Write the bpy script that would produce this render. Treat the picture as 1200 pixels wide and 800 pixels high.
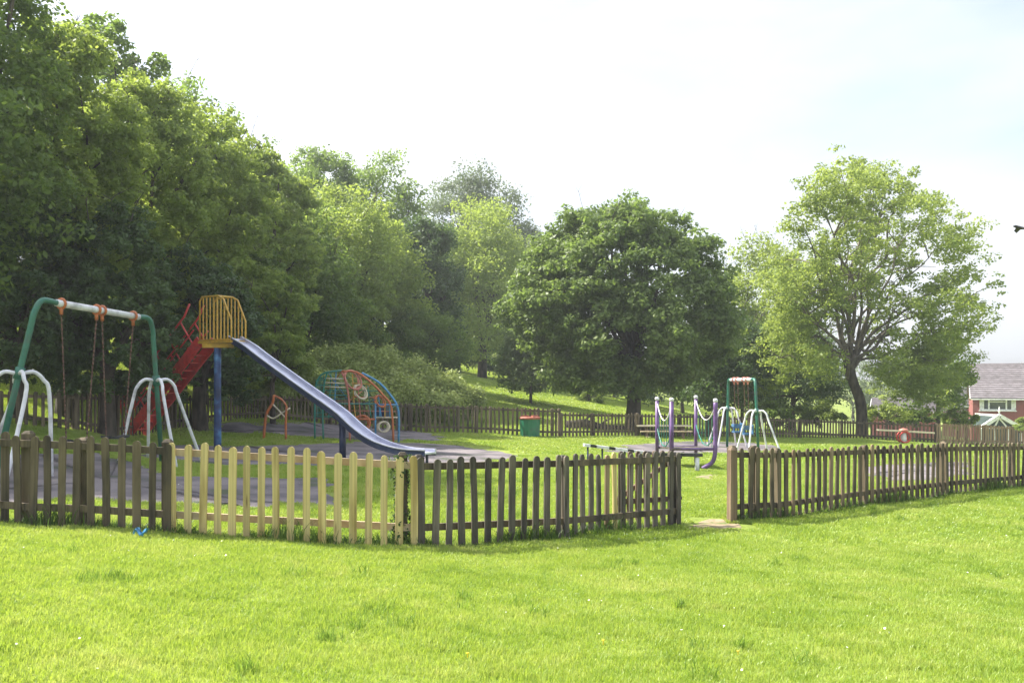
import bpy, math, random
import numpy as np
from mathutils import Vector, Matrix
for _o in list(bpy.data.objects): bpy.data.objects.remove(_o)
C = bpy.context.scene.collection
R = math.radians
random.seed(7)
# ------------------------------------------------------------------ camera, world, sun, exposure
F = 1039.0; EYE = 1.7; HOR = 450.0
cam = bpy.data.cameras.new('camera'); co = bpy.data.objects.new('camera', cam); C.objects.link(co)
cam.sensor_width = 36; cam.lens = 36*F/1200; cam.shift_y = (HOR-400)/1200.0
cam.clip_end = 3000; cam.clip_start = 0.05
co.location = (0, 0, EYE); co.rotation_euler = (R(90), 0, 0)
sc = bpy.context.scene; sc.camera = co
sc.view_settings.view_transform = 'Standard'; sc.view_settings.look = 'None'
sc.view_settings.exposure = 1.32; sc.view_settings.gamma = 1.0
SUN_EL = R(49); SUN_AZ = math.atan2(-0.94, 0.34)          # azimuth from +Y, to the left and ahead
sdir = Vector((math.sin(SUN_AZ)*math.cos(SUN_EL), math.cos(SUN_AZ)*math.cos(SUN_EL), math.sin(SUN_EL)))
w = bpy.data.worlds.new('World'); sc.world = w; w.use_nodes = True
nt = w.node_tree; nt.nodes.clear()
sky = nt.nodes.new('ShaderNodeTexSky'); sky.sky_type = 'NISHITA'; sky.sun_disc = False
sky.sun_elevation = SUN_EL; sky.sun_rotation = SUN_AZ
sky.air_density = 1.0; sky.dust_density = 4.0; sky.ozone_density = 1.0
bg = nt.nodes.new('ShaderNodeBackground'); bg.inputs[1].default_value = 0.13
tc = nt.nodes.new('ShaderNodeTexCoord'); mp = nt.nodes.new('ShaderNodeMapping'); mp.inputs['Scale'].default_value = (1.2, 1.2, 3.5)
nz = nt.nodes.new('ShaderNodeTexNoise'); nz.inputs['Scale'].default_value = 1.6; nz.inputs['Detail'].default_value = 6
rp = nt.nodes.new('ShaderNodeValToRGB'); rp.color_ramp.elements[0].position = 0.40; rp.color_ramp.elements[0].color = (0.3,)*3+(1,)
rp.color_ramp.elements[1].position = 0.6; rp.color_ramp.elements[1].color = (0.95,)*3+(1,)
mx = nt.nodes.new('ShaderNodeMixRGB'); 
# thin cloud is brighter towards the sun (forward scattering)
dt = nt.nodes.new('ShaderNodeVectorMath'); dt.operation = 'DOT_PRODUCT'; dt.inputs[1].default_value = sdir
pw = nt.nodes.new('ShaderNodeMath'); pw.operation = 'MULTIPLY'; pw.use_clamp = False
ma = nt.nodes.new('ShaderNodeMath'); ma.operation = 'MULTIPLY_ADD'; ma.inputs[1].default_value = 3.4; ma.inputs[2].default_value = 3.25
vs_ = nt.nodes.new('ShaderNodeVectorMath'); vs_.operation = 'SCALE'; vs_.inputs[0].default_value = (.95, .99, 1.04)
nt.links.new(tc.outputs['Generated'], dt.inputs[0]); nt.links.new(dt.outputs['Value'], pw.inputs[0]); nt.links.new(dt.outputs['Value'], pw.inputs[1])
nt.links.new(pw.outputs[0], ma.inputs[0]); nt.links.new(ma.outputs[0], vs_.inputs['Scale']); nt.links.new(vs_.outputs[0], mx.inputs[2])
out = nt.nodes.new('ShaderNodeOutputWorld'); L = nt.links.new
L(tc.outputs['Generated'], mp.inputs[0]); L(mp.outputs[0], nz.inputs[0]); L(nz.outputs[0], rp.inputs[0])
L(rp.outputs[0], mx.inputs[0]); L(sky.outputs[0], mx.inputs[1]); L(mx.outputs[0], bg.inputs[0]); L(bg.outputs[0], out.inputs[0])
sl = bpy.data.lights.new('sun', 'SUN'); sl.energy = 4.8; sl.angle = R(0.6); sl.color = (1, 0.95, 0.86)
so = bpy.data.objects.new('sun', sl); C.objects.link(so); so.location = sdir*80
so.rotation_euler = (-sdir).to_track_quat('-Z', 'Y').to_euler()

# ------------------------------------------------------------------ helpers
def P(px, py, d): return Vector(((px-600)/F*d, d, EYE+(HOR-py)/F*d))
def X(px, d): return (px-600)/F*d

# control points of the terrain: (px, y of ground, distance)
CP = [(-160,606,8.8),(5,613,9.5),(100,619,9.4),(205,624,9.5),(350,635,9.4),(485,640,9.6),(560,638,9.9),(650,632,10.4),
      (700,624,11.0),(795,616,12.0),(857,611,12.4),(930,604,13.1),(1000,594,14.0),(1080,585,15.0),(1130,578,15.8),(1200,570,16.8),
      (1300,562,18.5),
      (-10,558,13.0),(190,543,16.4),(250,534,21),(150,514,22.4),(395,543,19),(440,514,27),(400,499,31.5),(480,505,32.5),(560,508,33),(640,511.5,34),
      (742,511,36),(830,512,38),(900,513,40),(1000,514,41.5),(1095,520,40.5),(1200,523,40.5),(838,552,20.5),(886,533,28),(1060,521,36),
      (600,560,16.5),(700,548,19.5),(90,505,20.5),(1000,540,25),(1150,545,24)]
WP = [(0,0,0),(0,3,0),(0,5.5,-0.05),(-3.5,6,0.15),(3.5,6,-0.17),(8,8,-.4),(-8,5,.3),(0,-15,.1),(12,0,-.6),(-14,0,.9),(20,12,-1.2),
      (-13,19,1.2),(-16,24,3.0),(-24,30,6),(-26,18,4.5),(-17,36,4.2),(-20,46,6),(-12,45,2.6),(-11,55,3.2),(-30,80,9),(-3,58,2.0),
      (-1.4,75,2.1),(4.0,62,0.9),(7.5,70,0.7),(4,48,0.1),(-2,44,0.5),(14,60,-0.9),(16,46,-1.0),(26,50,-1.6),
      (30,60,-3.0),(34,70,-4.2),(40,83,-4.5),(55,83,-4.9),(30,83,-3.9),(48,100,-5.0),(20,90,-1.0),(10,100,2.0),(0,100,5.0),
      (-150,150,25),(0,150,8),(150,150,-7),(-300,650,45),(0,650,22),(300,650,-6),(-150,0,14),(150,0,-9),(-60,30,12),
      (80,40,-6),(0,-60,.5),(-100,-60,8),(100,-60,-5),(-300,300,40),(300,300,-8),(-450,-60,40),(450,-60,-12)]
_pts = [tuple(P(*c)) for c in CP]+WP
_A = np.array([p[:2] for p in _pts]); _z = np.array([p[2] for p in _pts])
def _k(r2): return np.where(r2 > 1e-9, 0.5*r2*np.log(np.maximum(r2, 1e-9)), 0)
def _solve():
    n = len(_A); d2 = ((_A[:, None]-_A[None])**2).sum(-1)
    K = _k(d2)+np.eye(n)*0.02; Q = np.hstack([np.ones((n, 1)), _A])
    M = np.block([[K, Q], [Q.T, np.zeros((3, 3))]])
    return np.linalg.solve(M, np.concatenate([_z, np.zeros(3)]))
_w = _solve()
def GZ(xy):
    xy = np.asarray(xy, float).reshape(-1, 2); o = np.empty(len(xy))
    for i in range(0, len(xy), 20000):
        b = xy[i:i+20000]; d2 = ((b[:, None]-_A[None])**2).sum(-1)
        o[i:i+20000] = _k(d2)@_w[:-3]+_w[-3]+b@_w[-2:]
    x, y = xy[:, 0], xy[:, 1]
    return o+0.012*np.sin(x*1.7+1)*np.sin(y*1.3)+0.008*np.sin(x*3.9+y*2.6)
def gz(x, y): return float(GZ([(x, y)])[0])
_ds = np.concatenate([np.arange(3, 45, .05), np.arange(45, 140, .5)])
def G(px, py):
    """where the line of sight through a pixel meets the ground"""
    xs = (px-600)/F*_ds; zs = EYE+(HOR-py)/F*_ds
    g = GZ(np.stack([xs, _ds], 1)); i = int(np.argmax(zs <= g))
    return Vector((xs[i], _ds[i], g[i]))

def tag(o, label=None, cat=None, group=None, kind=None):
    if label: o['label'] = label
    if cat: o['category'] = cat
    if group: o['group'] = group
    if kind: o['kind'] = kind
    return o
def empty(name, loc, label, cat, group=None, rz=0):
    o = bpy.data.objects.new(name, None); C.objects.link(o); o.empty_display_size = .2
    o.location = loc; o.rotation_euler = (0, 0, rz)
    return tag(o, label, cat, group)
def mesh_obj(name, verts, faces, mat, parent=None, smooth=False, loc=None):
    me = bpy.data.meshes.new(name); me.from_pydata([tuple(v) for v in verts], [], faces); me.update()
    if smooth:
        me.polygons.foreach_set('use_smooth', [True]*len(me.polygons))
    if mat: me.materials.append(mat)
    o = bpy.data.objects.new(name, me); C.objects.link(o)
    if parent: o.parent = parent
    if loc is not None: o.location = loc
    return o
def inst(name, me, parent, loc, rot=(0, 0, 0), scale=(1, 1, 1)):
    o = bpy.data.objects.new(name, me); C.objects.link(o); o.parent = parent
    o.location = loc; o.rotation_euler = rot; o.scale = scale; return o
class MB:
    def __init__(s, org=(0, 0, 0)): s.v = []; s.f = []; s.o = Vector(org)
    def add(s, vs, fs):
        n = len(s.v); s.v += [Vector(v)-s.o for v in vs]; s.f += [tuple(i+n for i in f) for f in fs]; return s
    def box(s, c, size, rz=0, bev=0):
        c = Vector(c); hx, hy, hz = [q/2 for q in size]; m = Matrix.Rotation(rz, 3, 'Z')
        vs = [c+m@Vector((x*hx, y*hy, z*hz)) for x in (-1, 1) for y in (-1, 1) for z in (-1, 1)]
        return s.add(vs, [(0,1,3,2),(4,6,7,5),(0,4,5,1),(2,3,7,6),(0,2,6,4),(1,5,7,3)])
    def beam(s, a, b, wd, ht, up=(0, 0, 1)):
        a = Vector(a); b = Vector(b); d = (b-a).normalized(); sd = d.cross(Vector(up)).normalized(); u = sd.cross(d).normalized()
        vs = [p+sd*x*wd/2+u*y*ht/2 for p in (a, b) for x, y in ((-1,-1),(1,-1),(1,1),(-1,1))]
        return s.add(vs, [(0,1,2,3),(7,6,5,4),(0,4,5,1),(1,5,6,2),(2,6,7,3),(3,7,4,0)])
    def tube(s, pts, r, n=8, caps=True):
        pts = [Vector(p) for p in pts]; m = len(pts)
        rs = r if isinstance(r, (list, tuple)) else [r]*m
        vs = []; prev = None
        for i, p in enumerate(pts):
            t = (pts[min(i+1, m-1)]-pts[max(i-1, 0)]).normalized()
            if prev is None:
                a = Vector((0, 0, 1)) if abs(t.z) < .9 else Vector((1, 0, 0)); prev = (a-t*a.dot(t)).normalized()
            else: prev = (prev-t*prev.dot(t)).normalized()
            b = t.cross(prev)
            for k in range(n):
                q = 2*math.pi*k/n; vs.append(p+(prev*math.cos(q)+b*math.sin(q))*rs[i])
        fs = [(i*n+k, i*n+(k+1) % n, (i+1)*n+(k+1) % n, (i+1)*n+k) for i in range(m-1) for k in range(n)]
        if caps: fs += [tuple(range(n))[::-1], tuple((m-1)*n+k for k in range(n))]
        return s.add(vs, fs)
    def lathe(s, c, prof, n=16):
        c = Vector(c); vs = []; m = len(prof)
        for r, z in prof:
            for k in range(n):
                q = 2*math.pi*k/n; vs.append(c+Vector((r*math.cos(q), r*math.sin(q), z)))
        fs = [(i*n+k, i*n+(k+1) % n, (i+1)*n+(k+1) % n, (i+1)*n+k) for i in range(m-1) for k in range(n)]
        fs += [tuple(range(n))[::-1], tuple((m-1)*n+k for k in range(n))]
        return s.add(vs, fs)
    def ring(s, c, ax1, ax2, r, w_, n=16, k=6):
        c = Vector(c); a = Vector(ax1).normalized(); b = Vector(ax2).normalized(); nn = a.cross(b); vs = []
        for i in range(n):
            q = 2*math.pi*i/n; d = a*math.cos(q)+b*math.sin(q)
            for j in range(k):
                t = 2*math.pi*j/k; vs.append(c+d*(r+w_*math.cos(t))+nn*w_*math.sin(t))
        fs = [(i*k+j, ((i+1) % n)*k+j, ((i+1) % n)*k+(j+1) % k, i*k+(j+1) % k) for i in range(n) for j in range(k)]
        return s.add(vs, fs)
    def build(s, name, mat, parent=None, smooth=False): return mesh_obj(name, s.v, s.f, mat, parent, smooth)
def smooth_path(pts, n=5):
    pts = [Vector(p) for p in pts]; o = []
    for i in range(len(pts)-1):
        p0 = pts[max(i-1, 0)]; p1 = pts[i]; p2 = pts[i+1]; p3 = pts[min(i+2, len(pts)-1)]
        for k in range(n):
            t = k/n
            o.append(.5*((2*p1)+(p2-p0)*t+(2*p0-5*p1+4*p2-p3)*t*t+(-p0+3*p1-3*p2+p3)*t**3))
    o.append(pts[-1]); return o

# ------------------------------------------------------------------ materials
def newmat(name):
    m = bpy.data.materials.new(name); m.use_nodes = True; t = m.node_tree; t.nodes.clear()
    o = t.nodes.new('ShaderNodeOutputMaterial'); return m, t, o
def N(t, typ, **kw):
    n = t.nodes.new(typ)
    for k, v in kw.items():
        if k in n.inputs: n.inputs[k].default_value = v
        else: setattr(n, k, v)
    return n
def ramp(t, fac, stops):
    r = t.nodes.new('ShaderNodeValToRGB'); e = r.color_ramp.elements
    while len(e) < len(stops): e.new(0.5)
    for q, (p, c) in zip(e, stops): q.position = p; q.color = tuple(c)+(1,)
    t.links.new(fac, r.inputs[0]); return r.outputs[0]
def surf(name, c1, c2, scale=8, rough=.7, bump=.2, bscale=None, metal=0, stretch=(1, 1, 1), c3=None, objrand=0.0, spec=.5, detail=5, rng=(.35, .65), world=False, knots=0):
    m, t, o = newmat(name); l = t.links.new
    b = N(t, 'ShaderNodeBsdfPrincipled'); b.inputs['Roughness'].default_value = rough; b.inputs['Metallic'].default_value = metal
    b.inputs['Specular IOR Level'].default_value = spec
    tcn = N(t, 'ShaderNodeTexCoord'); mpn = N(t, 'ShaderNodeMapping'); mpn.inputs['Scale'].default_value = stretch
    if world:
        g = N(t, 'ShaderNodeNewGeometry'); l(g.outputs['Position'], mpn.inputs[0])
    else:
        l(tcn.outputs['Object'], mpn.inputs[0])
        oi = N(t, 'ShaderNodeObjectInfo'); vm = N(t, 'ShaderNodeVectorMath', operation='SCALE'); cb = N(t, 'ShaderNodeCombineXYZ')
        l(oi.outputs['Random'], cb.inputs[0]); l(oi.outputs['Random'], cb.inputs[2]); l(cb.outputs[0], vm.inputs[0]); vm.inputs['Scale'].default_value = 37.0
        l(vm.outputs[0], mpn.inputs['Location'])
    nz = N(t, 'ShaderNodeTexNoise', Scale=scale, Detail=detail); l(mpn.outputs[0], nz.inputs['Vector'])
    stops = [(rng[0], c1), (rng[1], c2)] if c3 is None else [(rng[0], c1), ((rng[0]+rng[1])/2, c2), (rng[1]+.08, c3)]
    col = ramp(t, nz.outputs[0], stops)
    if objrand:
        hs = N(t, 'ShaderNodeHueSaturation'); mr = N(t, 'ShaderNodeMapRange'); mr.inputs['To Min'].default_value = 1-objrand; mr.inputs['To Max'].default_value = 1+objrand
        oi2 = N(t, 'ShaderNodeObjectInfo'); l(oi2.outputs['Random'], mr.inputs[0]); l(mr.outputs[0], hs.inputs['Value']); l(col, hs.inputs['Color']); col = hs.outputs[0]
    if knots:
        vo = N(t, 'ShaderNodeTexVoronoi', Scale=knots); l(mpn.outputs[0], vo.inputs['Vector']); kc = ramp(t, vo.outputs['Distance'], [(.03, (.38,.32,.28)), (.13, (1,1,1))])
        gm = N(t, 'ShaderNodeMapping'); gm.inputs['Scale'].default_value = (60, 60, 1.5); l(mpn.outputs[0], gm.inputs[0]); gn = N(t, 'ShaderNodeTexNoise', Scale=1, Detail=2); l(gm.outputs[0], gn.inputs['Vector'])
        gc = ramp(t, gn.outputs[0], [(.35, (.72,.70,.66)), (.6, (1.08,1.07,1.05))])
        for q_ in (kc, gc):
            mm_ = N(t, 'ShaderNodeMixRGB', blend_type='MULTIPLY'); mm_.inputs[0].default_value = 1; l(col, mm_.inputs[1]); l(q_, mm_.inputs[2]); col = mm_.outputs[0]
    l(col, b.inputs['Base Color'])
    if bump:
        n2 = N(t, 'ShaderNodeTexNoise', Scale=bscale or scale*3, Detail=4); l(mpn.outputs[0], n2.inputs['Vector'])
        bp = N(t, 'ShaderNodeBump', Strength=bump, Distance=.02); l(n2.outputs[0], bp.inputs['Height']); l(bp.outputs[0], b.inputs['Normal'])
    l(b.outputs[0], o.inputs[0]); return m
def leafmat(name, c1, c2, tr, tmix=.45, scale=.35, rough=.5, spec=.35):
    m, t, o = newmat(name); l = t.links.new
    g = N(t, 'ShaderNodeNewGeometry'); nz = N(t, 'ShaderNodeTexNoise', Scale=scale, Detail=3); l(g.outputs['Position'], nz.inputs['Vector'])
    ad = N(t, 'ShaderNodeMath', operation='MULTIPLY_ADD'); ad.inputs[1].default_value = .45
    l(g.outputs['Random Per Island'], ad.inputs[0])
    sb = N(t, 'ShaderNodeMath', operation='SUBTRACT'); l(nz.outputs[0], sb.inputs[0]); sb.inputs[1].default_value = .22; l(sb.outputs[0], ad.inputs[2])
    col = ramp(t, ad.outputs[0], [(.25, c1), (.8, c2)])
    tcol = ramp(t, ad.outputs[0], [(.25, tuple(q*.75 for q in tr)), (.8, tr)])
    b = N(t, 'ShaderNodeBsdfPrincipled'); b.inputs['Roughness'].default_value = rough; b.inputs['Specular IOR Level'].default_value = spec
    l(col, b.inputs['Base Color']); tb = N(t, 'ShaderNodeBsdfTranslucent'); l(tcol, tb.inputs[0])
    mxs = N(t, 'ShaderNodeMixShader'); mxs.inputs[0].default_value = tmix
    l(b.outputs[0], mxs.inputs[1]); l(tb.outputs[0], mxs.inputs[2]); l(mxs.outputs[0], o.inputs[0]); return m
M = {}
M['wood_dark'] = surf('weathered_wood', (.045,.036,.024), (.115,.09,.057), 6, .85, .6, stretch=(1,1,.25), c3=(.17,.135,.085), objrand=.32, knots=6)
M['wood_grey'] = surf('grey_wood', (.048,.041,.035), (.105,.092,.074), 6, .85, .6, stretch=(1,1,.2), c3=(.2,.17,.13), objrand=.32, knots=6)
M['wood_new'] = surf('new_yellow_wood', (.33,.24,.08), (.54,.43,.19), 5, .7, .4, stretch=(1,1,.15), c3=(.55,.46,.23), objrand=.2, knots=9)
M['wood_brown'] = surf('brown_wood', (.08,.055,.033), (.165,.115,.075), 5, .8, .5, stretch=(1,1,.2), c3=(.27,.2,.13), objrand=.2, knots=6)
M['wood_tan'] = surf('tan_wood', (.2,.13,.07), (.34,.25,.15), 6, .8, .3, stretch=(1,1,.2), objrand=.25)
M['rail_pale'] = surf('cut_rail_wood', (.3,.22,.13), (.48,.38,.26), 5, .7, .2, objrand=.1)
def paint(name, c, wear=.8, rough=.4, scale=5, chip=True): return surf(name, tuple(q*wear for q in c), c, scale, rough, .12, bscale=30, c3=tuple(q*.45+.04 for q in c) if chip else None)
M['green_paint'] = paint('green_paint', (.03,.16,.11)); M['white_paint'] = paint('white_paint', (.78,.77,.82), .85)
M['cream_paint'] = paint('cream_paint', (.7,.62,.45)); M['red_paint'] = paint('red_paint', (.62,.05,.045), .75)
M['orange_paint'] = paint('orange_paint', (.55,.16,.05), .7); M['salmon_paint'] = paint('faded_red_paint', (.6,.22,.16), .75)
M['yellow_paint'] = paint('yellow_paint', (.62,.36,.05), .75); M['blue_paint'] = surf('blue_paint', (.014,.025,.08), (.025,.06,.17), 3, .45, .08, c3=(.12,.32,.55))
M['navy_paint'] = paint('navy_paint', (.018,.03,.09), .7); M['purple_paint'] = surf('purple_paint', (.09,.045,.13), (.18,.10,.28), 4, .45, .08)
M['skyblue_paint'] = paint('sky_blue_paint', (.08,.3,.55), .7); M['teal_paint'] = paint('teal_paint', (.02,.22,.17), .7)
M['black'] = paint('black_rubber', (.02,.02,.022), .7, .6); M['chain'] = surf('rusty_chain', (.07,.035,.025), (.2,.11,.08), 20, .6, .2, metal=.3)
M['steel'] = surf('polished_steel', (.48,.49,.60), (.64,.65,.78), 3, .38, .06, metal=.55, stretch=(1,1,1))  # lavender sky reflection is put into the base tint
M['bin_green'] = paint('bin_green', (.015,.16,.085), .8, .5); M['bin_red'] = paint('bin_red', (.38,.12,.07), .7, .6)
M['tarmac'] = surf('play_tarmac', (.055,.07,.035), (.10,.088,.098), 1.1, .9, .5, bscale=60, world=True, c3=(.19,.165,.17), detail=10, rng=(.33,.5))
M['dirt'] = surf('bare_dirt', (.12,.15,.04), (.26,.2,.12), 5, .95, .7, bscale=20, world=True, c3=(.33,.27,.18), detail=9)
M['bark'] = surf('bark', (.035,.028,.022), (.11,.09,.07), 5, .95, .8, bscale=9, stretch=(1,1,.35))
M['bark_light'] = surf('pale_bark', (.10,.085,.07), (.22,.18,.15), 5, .95, .8, bscale=9, stretch=(1,1,.35))
M['white_pvc'] = paint('white_frame', (.8,.8,.8), .95); M['plastic_blue'] = paint('blue_plastic', (.06,.17,.34), .7)

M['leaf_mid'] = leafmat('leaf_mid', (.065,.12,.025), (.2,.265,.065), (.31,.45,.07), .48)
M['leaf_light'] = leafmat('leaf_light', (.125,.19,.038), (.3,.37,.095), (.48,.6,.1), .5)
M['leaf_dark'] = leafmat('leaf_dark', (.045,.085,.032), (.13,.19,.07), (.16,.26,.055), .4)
M['leaf_grey'] = leafmat('leaf_grey', (.07,.105,.05), (.17,.21,.11), (.22,.29,.11), .35)
M['leaf_maple'] = leafmat('leaf_maple', (.065,.115,.03), (.24,.3,.1), (.3,.43,.08), .42, rough=.5, spec=.35)
M['leaf_lime'] = leafmat('leaf_lime', (.12,.185,.035), (.26,.33,.08), (.45,.55,.10), .5)
M['leaf_pale'] = leafmat('leaf_pale', (.24,.31,.085), (.44,.5,.17), (.46,.54,.14), .38)
M['leaf_ivy'] = leafmat('leaf_ivy', (.03,.06,.02), (.08,.13,.04), (.12,.2,.04), .35, scale=3)
M['blade'] = leafmat('grass_blade', (.15,.25,.025), (.35,.42,.085), (.46,.6,.09), .42, scale=.9, rough=.45, spec=.4)
M['tuft'] = leafmat('tuft_blade', (.10,.19,.03), (.2,.3,.05), (.32,.48,.06), .45, scale=3)
M['weed'] = leafmat('weed_blade', (.04,.085,.02), (.10,.17,.035), (.16,.27,.05), .4, scale=3)

def lawn_blade():
    m, t, o = newmat('grass_blade'); l = t.links.new; g = N(t, 'ShaderNodeNewGeometry')
    n1 = N(t, 'ShaderNodeTexNoise', Scale=.7, Detail=6, Roughness=.65); l(g.outputs['Position'], n1.inputs['Vector'])
    n2 = N(t, 'ShaderNodeTexNoise', Scale=5, Detail=3); l(g.outputs['Position'], n2.inputs['Vector'])
    ad = N(t, 'ShaderNodeMath', operation='MULTIPLY_ADD'); l(g.outputs['Random Per Island'], ad.inputs[0]); ad.inputs[1].default_value = .3
    a2 = N(t, 'ShaderNodeMath', operation='MULTIPLY_ADD'); l(n1.outputs[0], a2.inputs[0]); a2.inputs[1].default_value = 1.15; a2.inputs[2].default_value = -.46
    a3 = N(t, 'ShaderNodeMath', operation='MULTIPLY_ADD'); l(n2.outputs[0], a3.inputs[0]); a3.inputs[1].default_value = .7; l(a2.outputs[0], a3.inputs[2])
    l(a3.outputs[0], ad.inputs[2])
    col = ramp(t, ad.outputs[0], [(.12, (.12,.205,.025)), (.5, (.25,.36,.07)), (.78, (.345,.43,.11)), (1.0, (.52,.52,.19))])
    tcol = ramp(t, ad.outputs[0], [(.12, (.26,.42,.04)), (.6, (.48,.6,.06)), (1.0, (.62,.66,.17))])
    b = N(t, 'ShaderNodeBsdfPrincipled'); b.inputs['Roughness'].default_value = .4; b.inputs['Specular IOR Level'].default_value = .45; l(col, b.inputs['Base Color'])
    tb = N(t, 'ShaderNodeBsdfTranslucent'); l(tcol, tb.inputs[0]); ms = N(t, 'ShaderNodeMixShader'); ms.inputs[0].default_value = .42
    l(b.outputs[0], ms.inputs[1]); l(tb.outputs[0], ms.inputs[2]); l(ms.outputs[0], o.inputs[0]); return m
M['blade'] = lawn_blade()
def ground_mat():
    m, t, o = newmat('turf'); l = t.links.new
    g = N(t, 'ShaderNodeNewGeometry'); b = N(t, 'ShaderNodeBsdfPrincipled'); b.inputs['Roughness'].default_value = .9; b.inputs['Specular IOR Level'].default_value = .2
    n1 = N(t, 'ShaderNodeTexNoise', Scale=.5, Detail=8, Roughness=.65); l(g.outputs['Position'], n1.inputs['Vector'])
    n2 = N(t, 'ShaderNodeTexNoise', Scale=14, Detail=6, Roughness=.7); l(g.outputs['Position'], n2.inputs['Vector'])
    a = ramp(t, n1.outputs[0], [(.3, (.17,.24,.04)), (.55, (.24,.31,.06)), (.75, (.31,.36,.10))])
    c = ramp(t, n2.outputs[0], [(.3, (.55,.55,.5)), (.7, (1.25,1.2,1.2))])
    mm = N(t, 'ShaderNodeMixRGB', blend_type='MULTIPLY'); mm.inputs[0].default_value = 1; l(a, mm.inputs[1]); l(c, mm.inputs[2])
    l(mm.outputs[0], b.inputs['Base Color'])
    bp = N(t, 'ShaderNodeBump', Strength=.5, Distance=.05); l(n2.outputs[0], bp.inputs['Height']); l(bp.outputs[0], b.inputs['Normal'])
    l(b.outputs[0], o.inputs[0]); return m
M['turf'] = ground_mat()

def brick_mat():
    m, t, o = newmat('brickwork'); l = t.links.new
    tcn = N(t, 'ShaderNodeTexCoord'); sp = N(t, 'ShaderNodeSeparateXYZ'); cb = N(t, 'ShaderNodeCombineXYZ'); l(tcn.outputs['Object'], sp.inputs[0])
    ad = N(t, 'ShaderNodeMath', operation='ADD'); l(sp.outputs[0], ad.inputs[0]); l(sp.outputs[1], ad.inputs[1]); l(ad.outputs[0], cb.inputs[0]); l(sp.outputs[2], cb.inputs[1])
    br = N(t, 'ShaderNodeTexBrick'); br.inputs['Scale'].default_value = 1; br.inputs['Brick Width'].default_value = .225; br.inputs['Row Height'].default_value = .075
    br.inputs['Mortar Size'].default_value = .008; br.inputs['Color1'].default_value = (.27,.055,.045,1); br.inputs['Color2'].default_value = (.20,.04,.04,1); br.inputs['Mortar'].default_value = (.24,.15,.13,1)
    l(cb.outputs[0], br.inputs['Vector']); b = N(t, 'ShaderNodeBsdfPrincipled'); b.inputs['Roughness'].default_value = .9
    l(br.outputs[0], b.inputs['Base Color']); l(b.outputs[0], o.inputs[0]); return m
M['brick'] = brick_mat()
def glass_mat():
    m, t, o = newmat('window_glass'); b = N(t, 'ShaderNodeBsdfPrincipled'); b.inputs['Base Color'].default_value = (.03,.04,.05,1)
    b.inputs['Roughness'].default_value = .06; b.inputs['Specular IOR Level'].default_value = .9; t.links.new(b.outputs[0], o.inputs[0]); return m
M['glass'] = glass_mat()
M['poly'] = surf('tinted_roof_sheet', (.03,.045,.04), (.05,.07,.06), 2, .85, 0, spec=.1)
M['roof'] = surf('roof_tile', (.125,.11,.115), (.19,.17,.18), 2.5, .85, .3, objrand=.12)

# ------------------------------------------------------------------ ground
def grow(a, b, s0, g):
    o = [0.0]; s = s0
    while o[-1] < b:
        o.append(o[-1]+s); s = s if o[-1] < a else s*g
    return o
_xp = grow(16, 430, .45, 1.12); xs = np.array([-v for v in _xp[:0:-1]]+_xp)
ys = np.array([-50, -35, -22, -12, -6, -2.]+[0.0+v for v in grow(44, 900, .5, 1.11)])
XX, YY = np.meshgrid(xs, ys); ZZ = GZ(np.stack([XX.ravel(), YY.ravel()], 1))
nx = len(xs); ny = len(ys)
gf = [(j*nx+i, j*nx+i+1, (j+1)*nx+i+1, (j+1)*nx+i) for j in range(ny-1) for i in range(nx-1)]
tag(mesh_obj('ground', np.stack([XX.ravel(), YY.ravel(), ZZ], 1).tolist(), gf, M['turf'], smooth=True), 'bright green mown park lawn sloping down to the right', kind='structure')

PADS = []
def sheet(name, pix, mat, label, lift=.018, wob=.13, world=None):
    """a surface patch that follows the ground inside an outline"""
    poly = world or [tuple(G(*p)[:2]) for p in pix]
    pts = []
    rg = random.Random(len(poly)+int(poly[0][0]*10))
    for i in range(len(poly)):
        a = Vector(poly[i]); b = Vector(poly[(i+1) % len(poly)]); n = max(2, int((b-a).length/.25))
        for k in range(n):
            p = a.lerp(b, k/n); pts.append((p.x+rg.uniform(-wob, wob), p.y+rg.uniform(-wob, wob)))
    PADS.append(pts)
    cx = sum(p[0] for p in pts)/len(pts); cy = sum(p[1] for p in pts)/len(pts)
    rings = 14; vs = []; n = len(pts)
    for r in range(rings+1):
        t = 1-r/rings if r < rings else 0.0
        for p in pts: vs.append((cx+(p[0]-cx)*t, cy+(p[1]-cy)*t))
        if r == rings: break
    z = GZ(vs)+lift; z[:n] -= .03
    vv = [(a[0], a[1], q) for a, q in zip(vs, z)]
    fs = [(r*n+k, r*n+(k+1) % n, (r+1)*n+(k+1) % n, (r+1)*n+k) for r in range(rings) for k in range(n)]
    o = mesh_obj(name, vv, fs, mat, smooth=True); return tag(o, label, kind='structure')
sheet('play_surface', [(-130,600),(60,585),(190,592),(300,595),(408,597),(392,561),(205,558),(120,530),(-90,532)], M['tarmac'], 'purplish grey tarmac pad under the near swings')
sheet('play_surface', [(150,535),(200,519),(420,517),(540,521),(615,533),(590,541),(480,546),(395,546),(250,545)], M['tarmac'], 'grey tarmac strip under the slide')
sheet('play_surface', [(235,505),(240,497),(400,495),(480,503),(527,511),(520,516),(430,516),(320,508)], M['tarmac'], 'tarmac pad under the climbing frame')
sheet('play_surface', [(700,528),(725,521),(790,517),(890,519),(915,523),(910,530),(870,531),(760,533)], M['tarmac'], 'reddish tarmac pad between picnic table and far swings')
sheet('play_surface', [(1000,548),(1140,540),(1150,558),(1040,568)], M['tarmac'], 'grey tarmac pad behind the right fence')
sheet('path', [(806,620),(816,613),(836,608),(862,607),(874,616),(858,622),(838,627),(816,624)], M['dirt'], 'worn bare earth in the fence opening', wob=.07, lift=.004)
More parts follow.
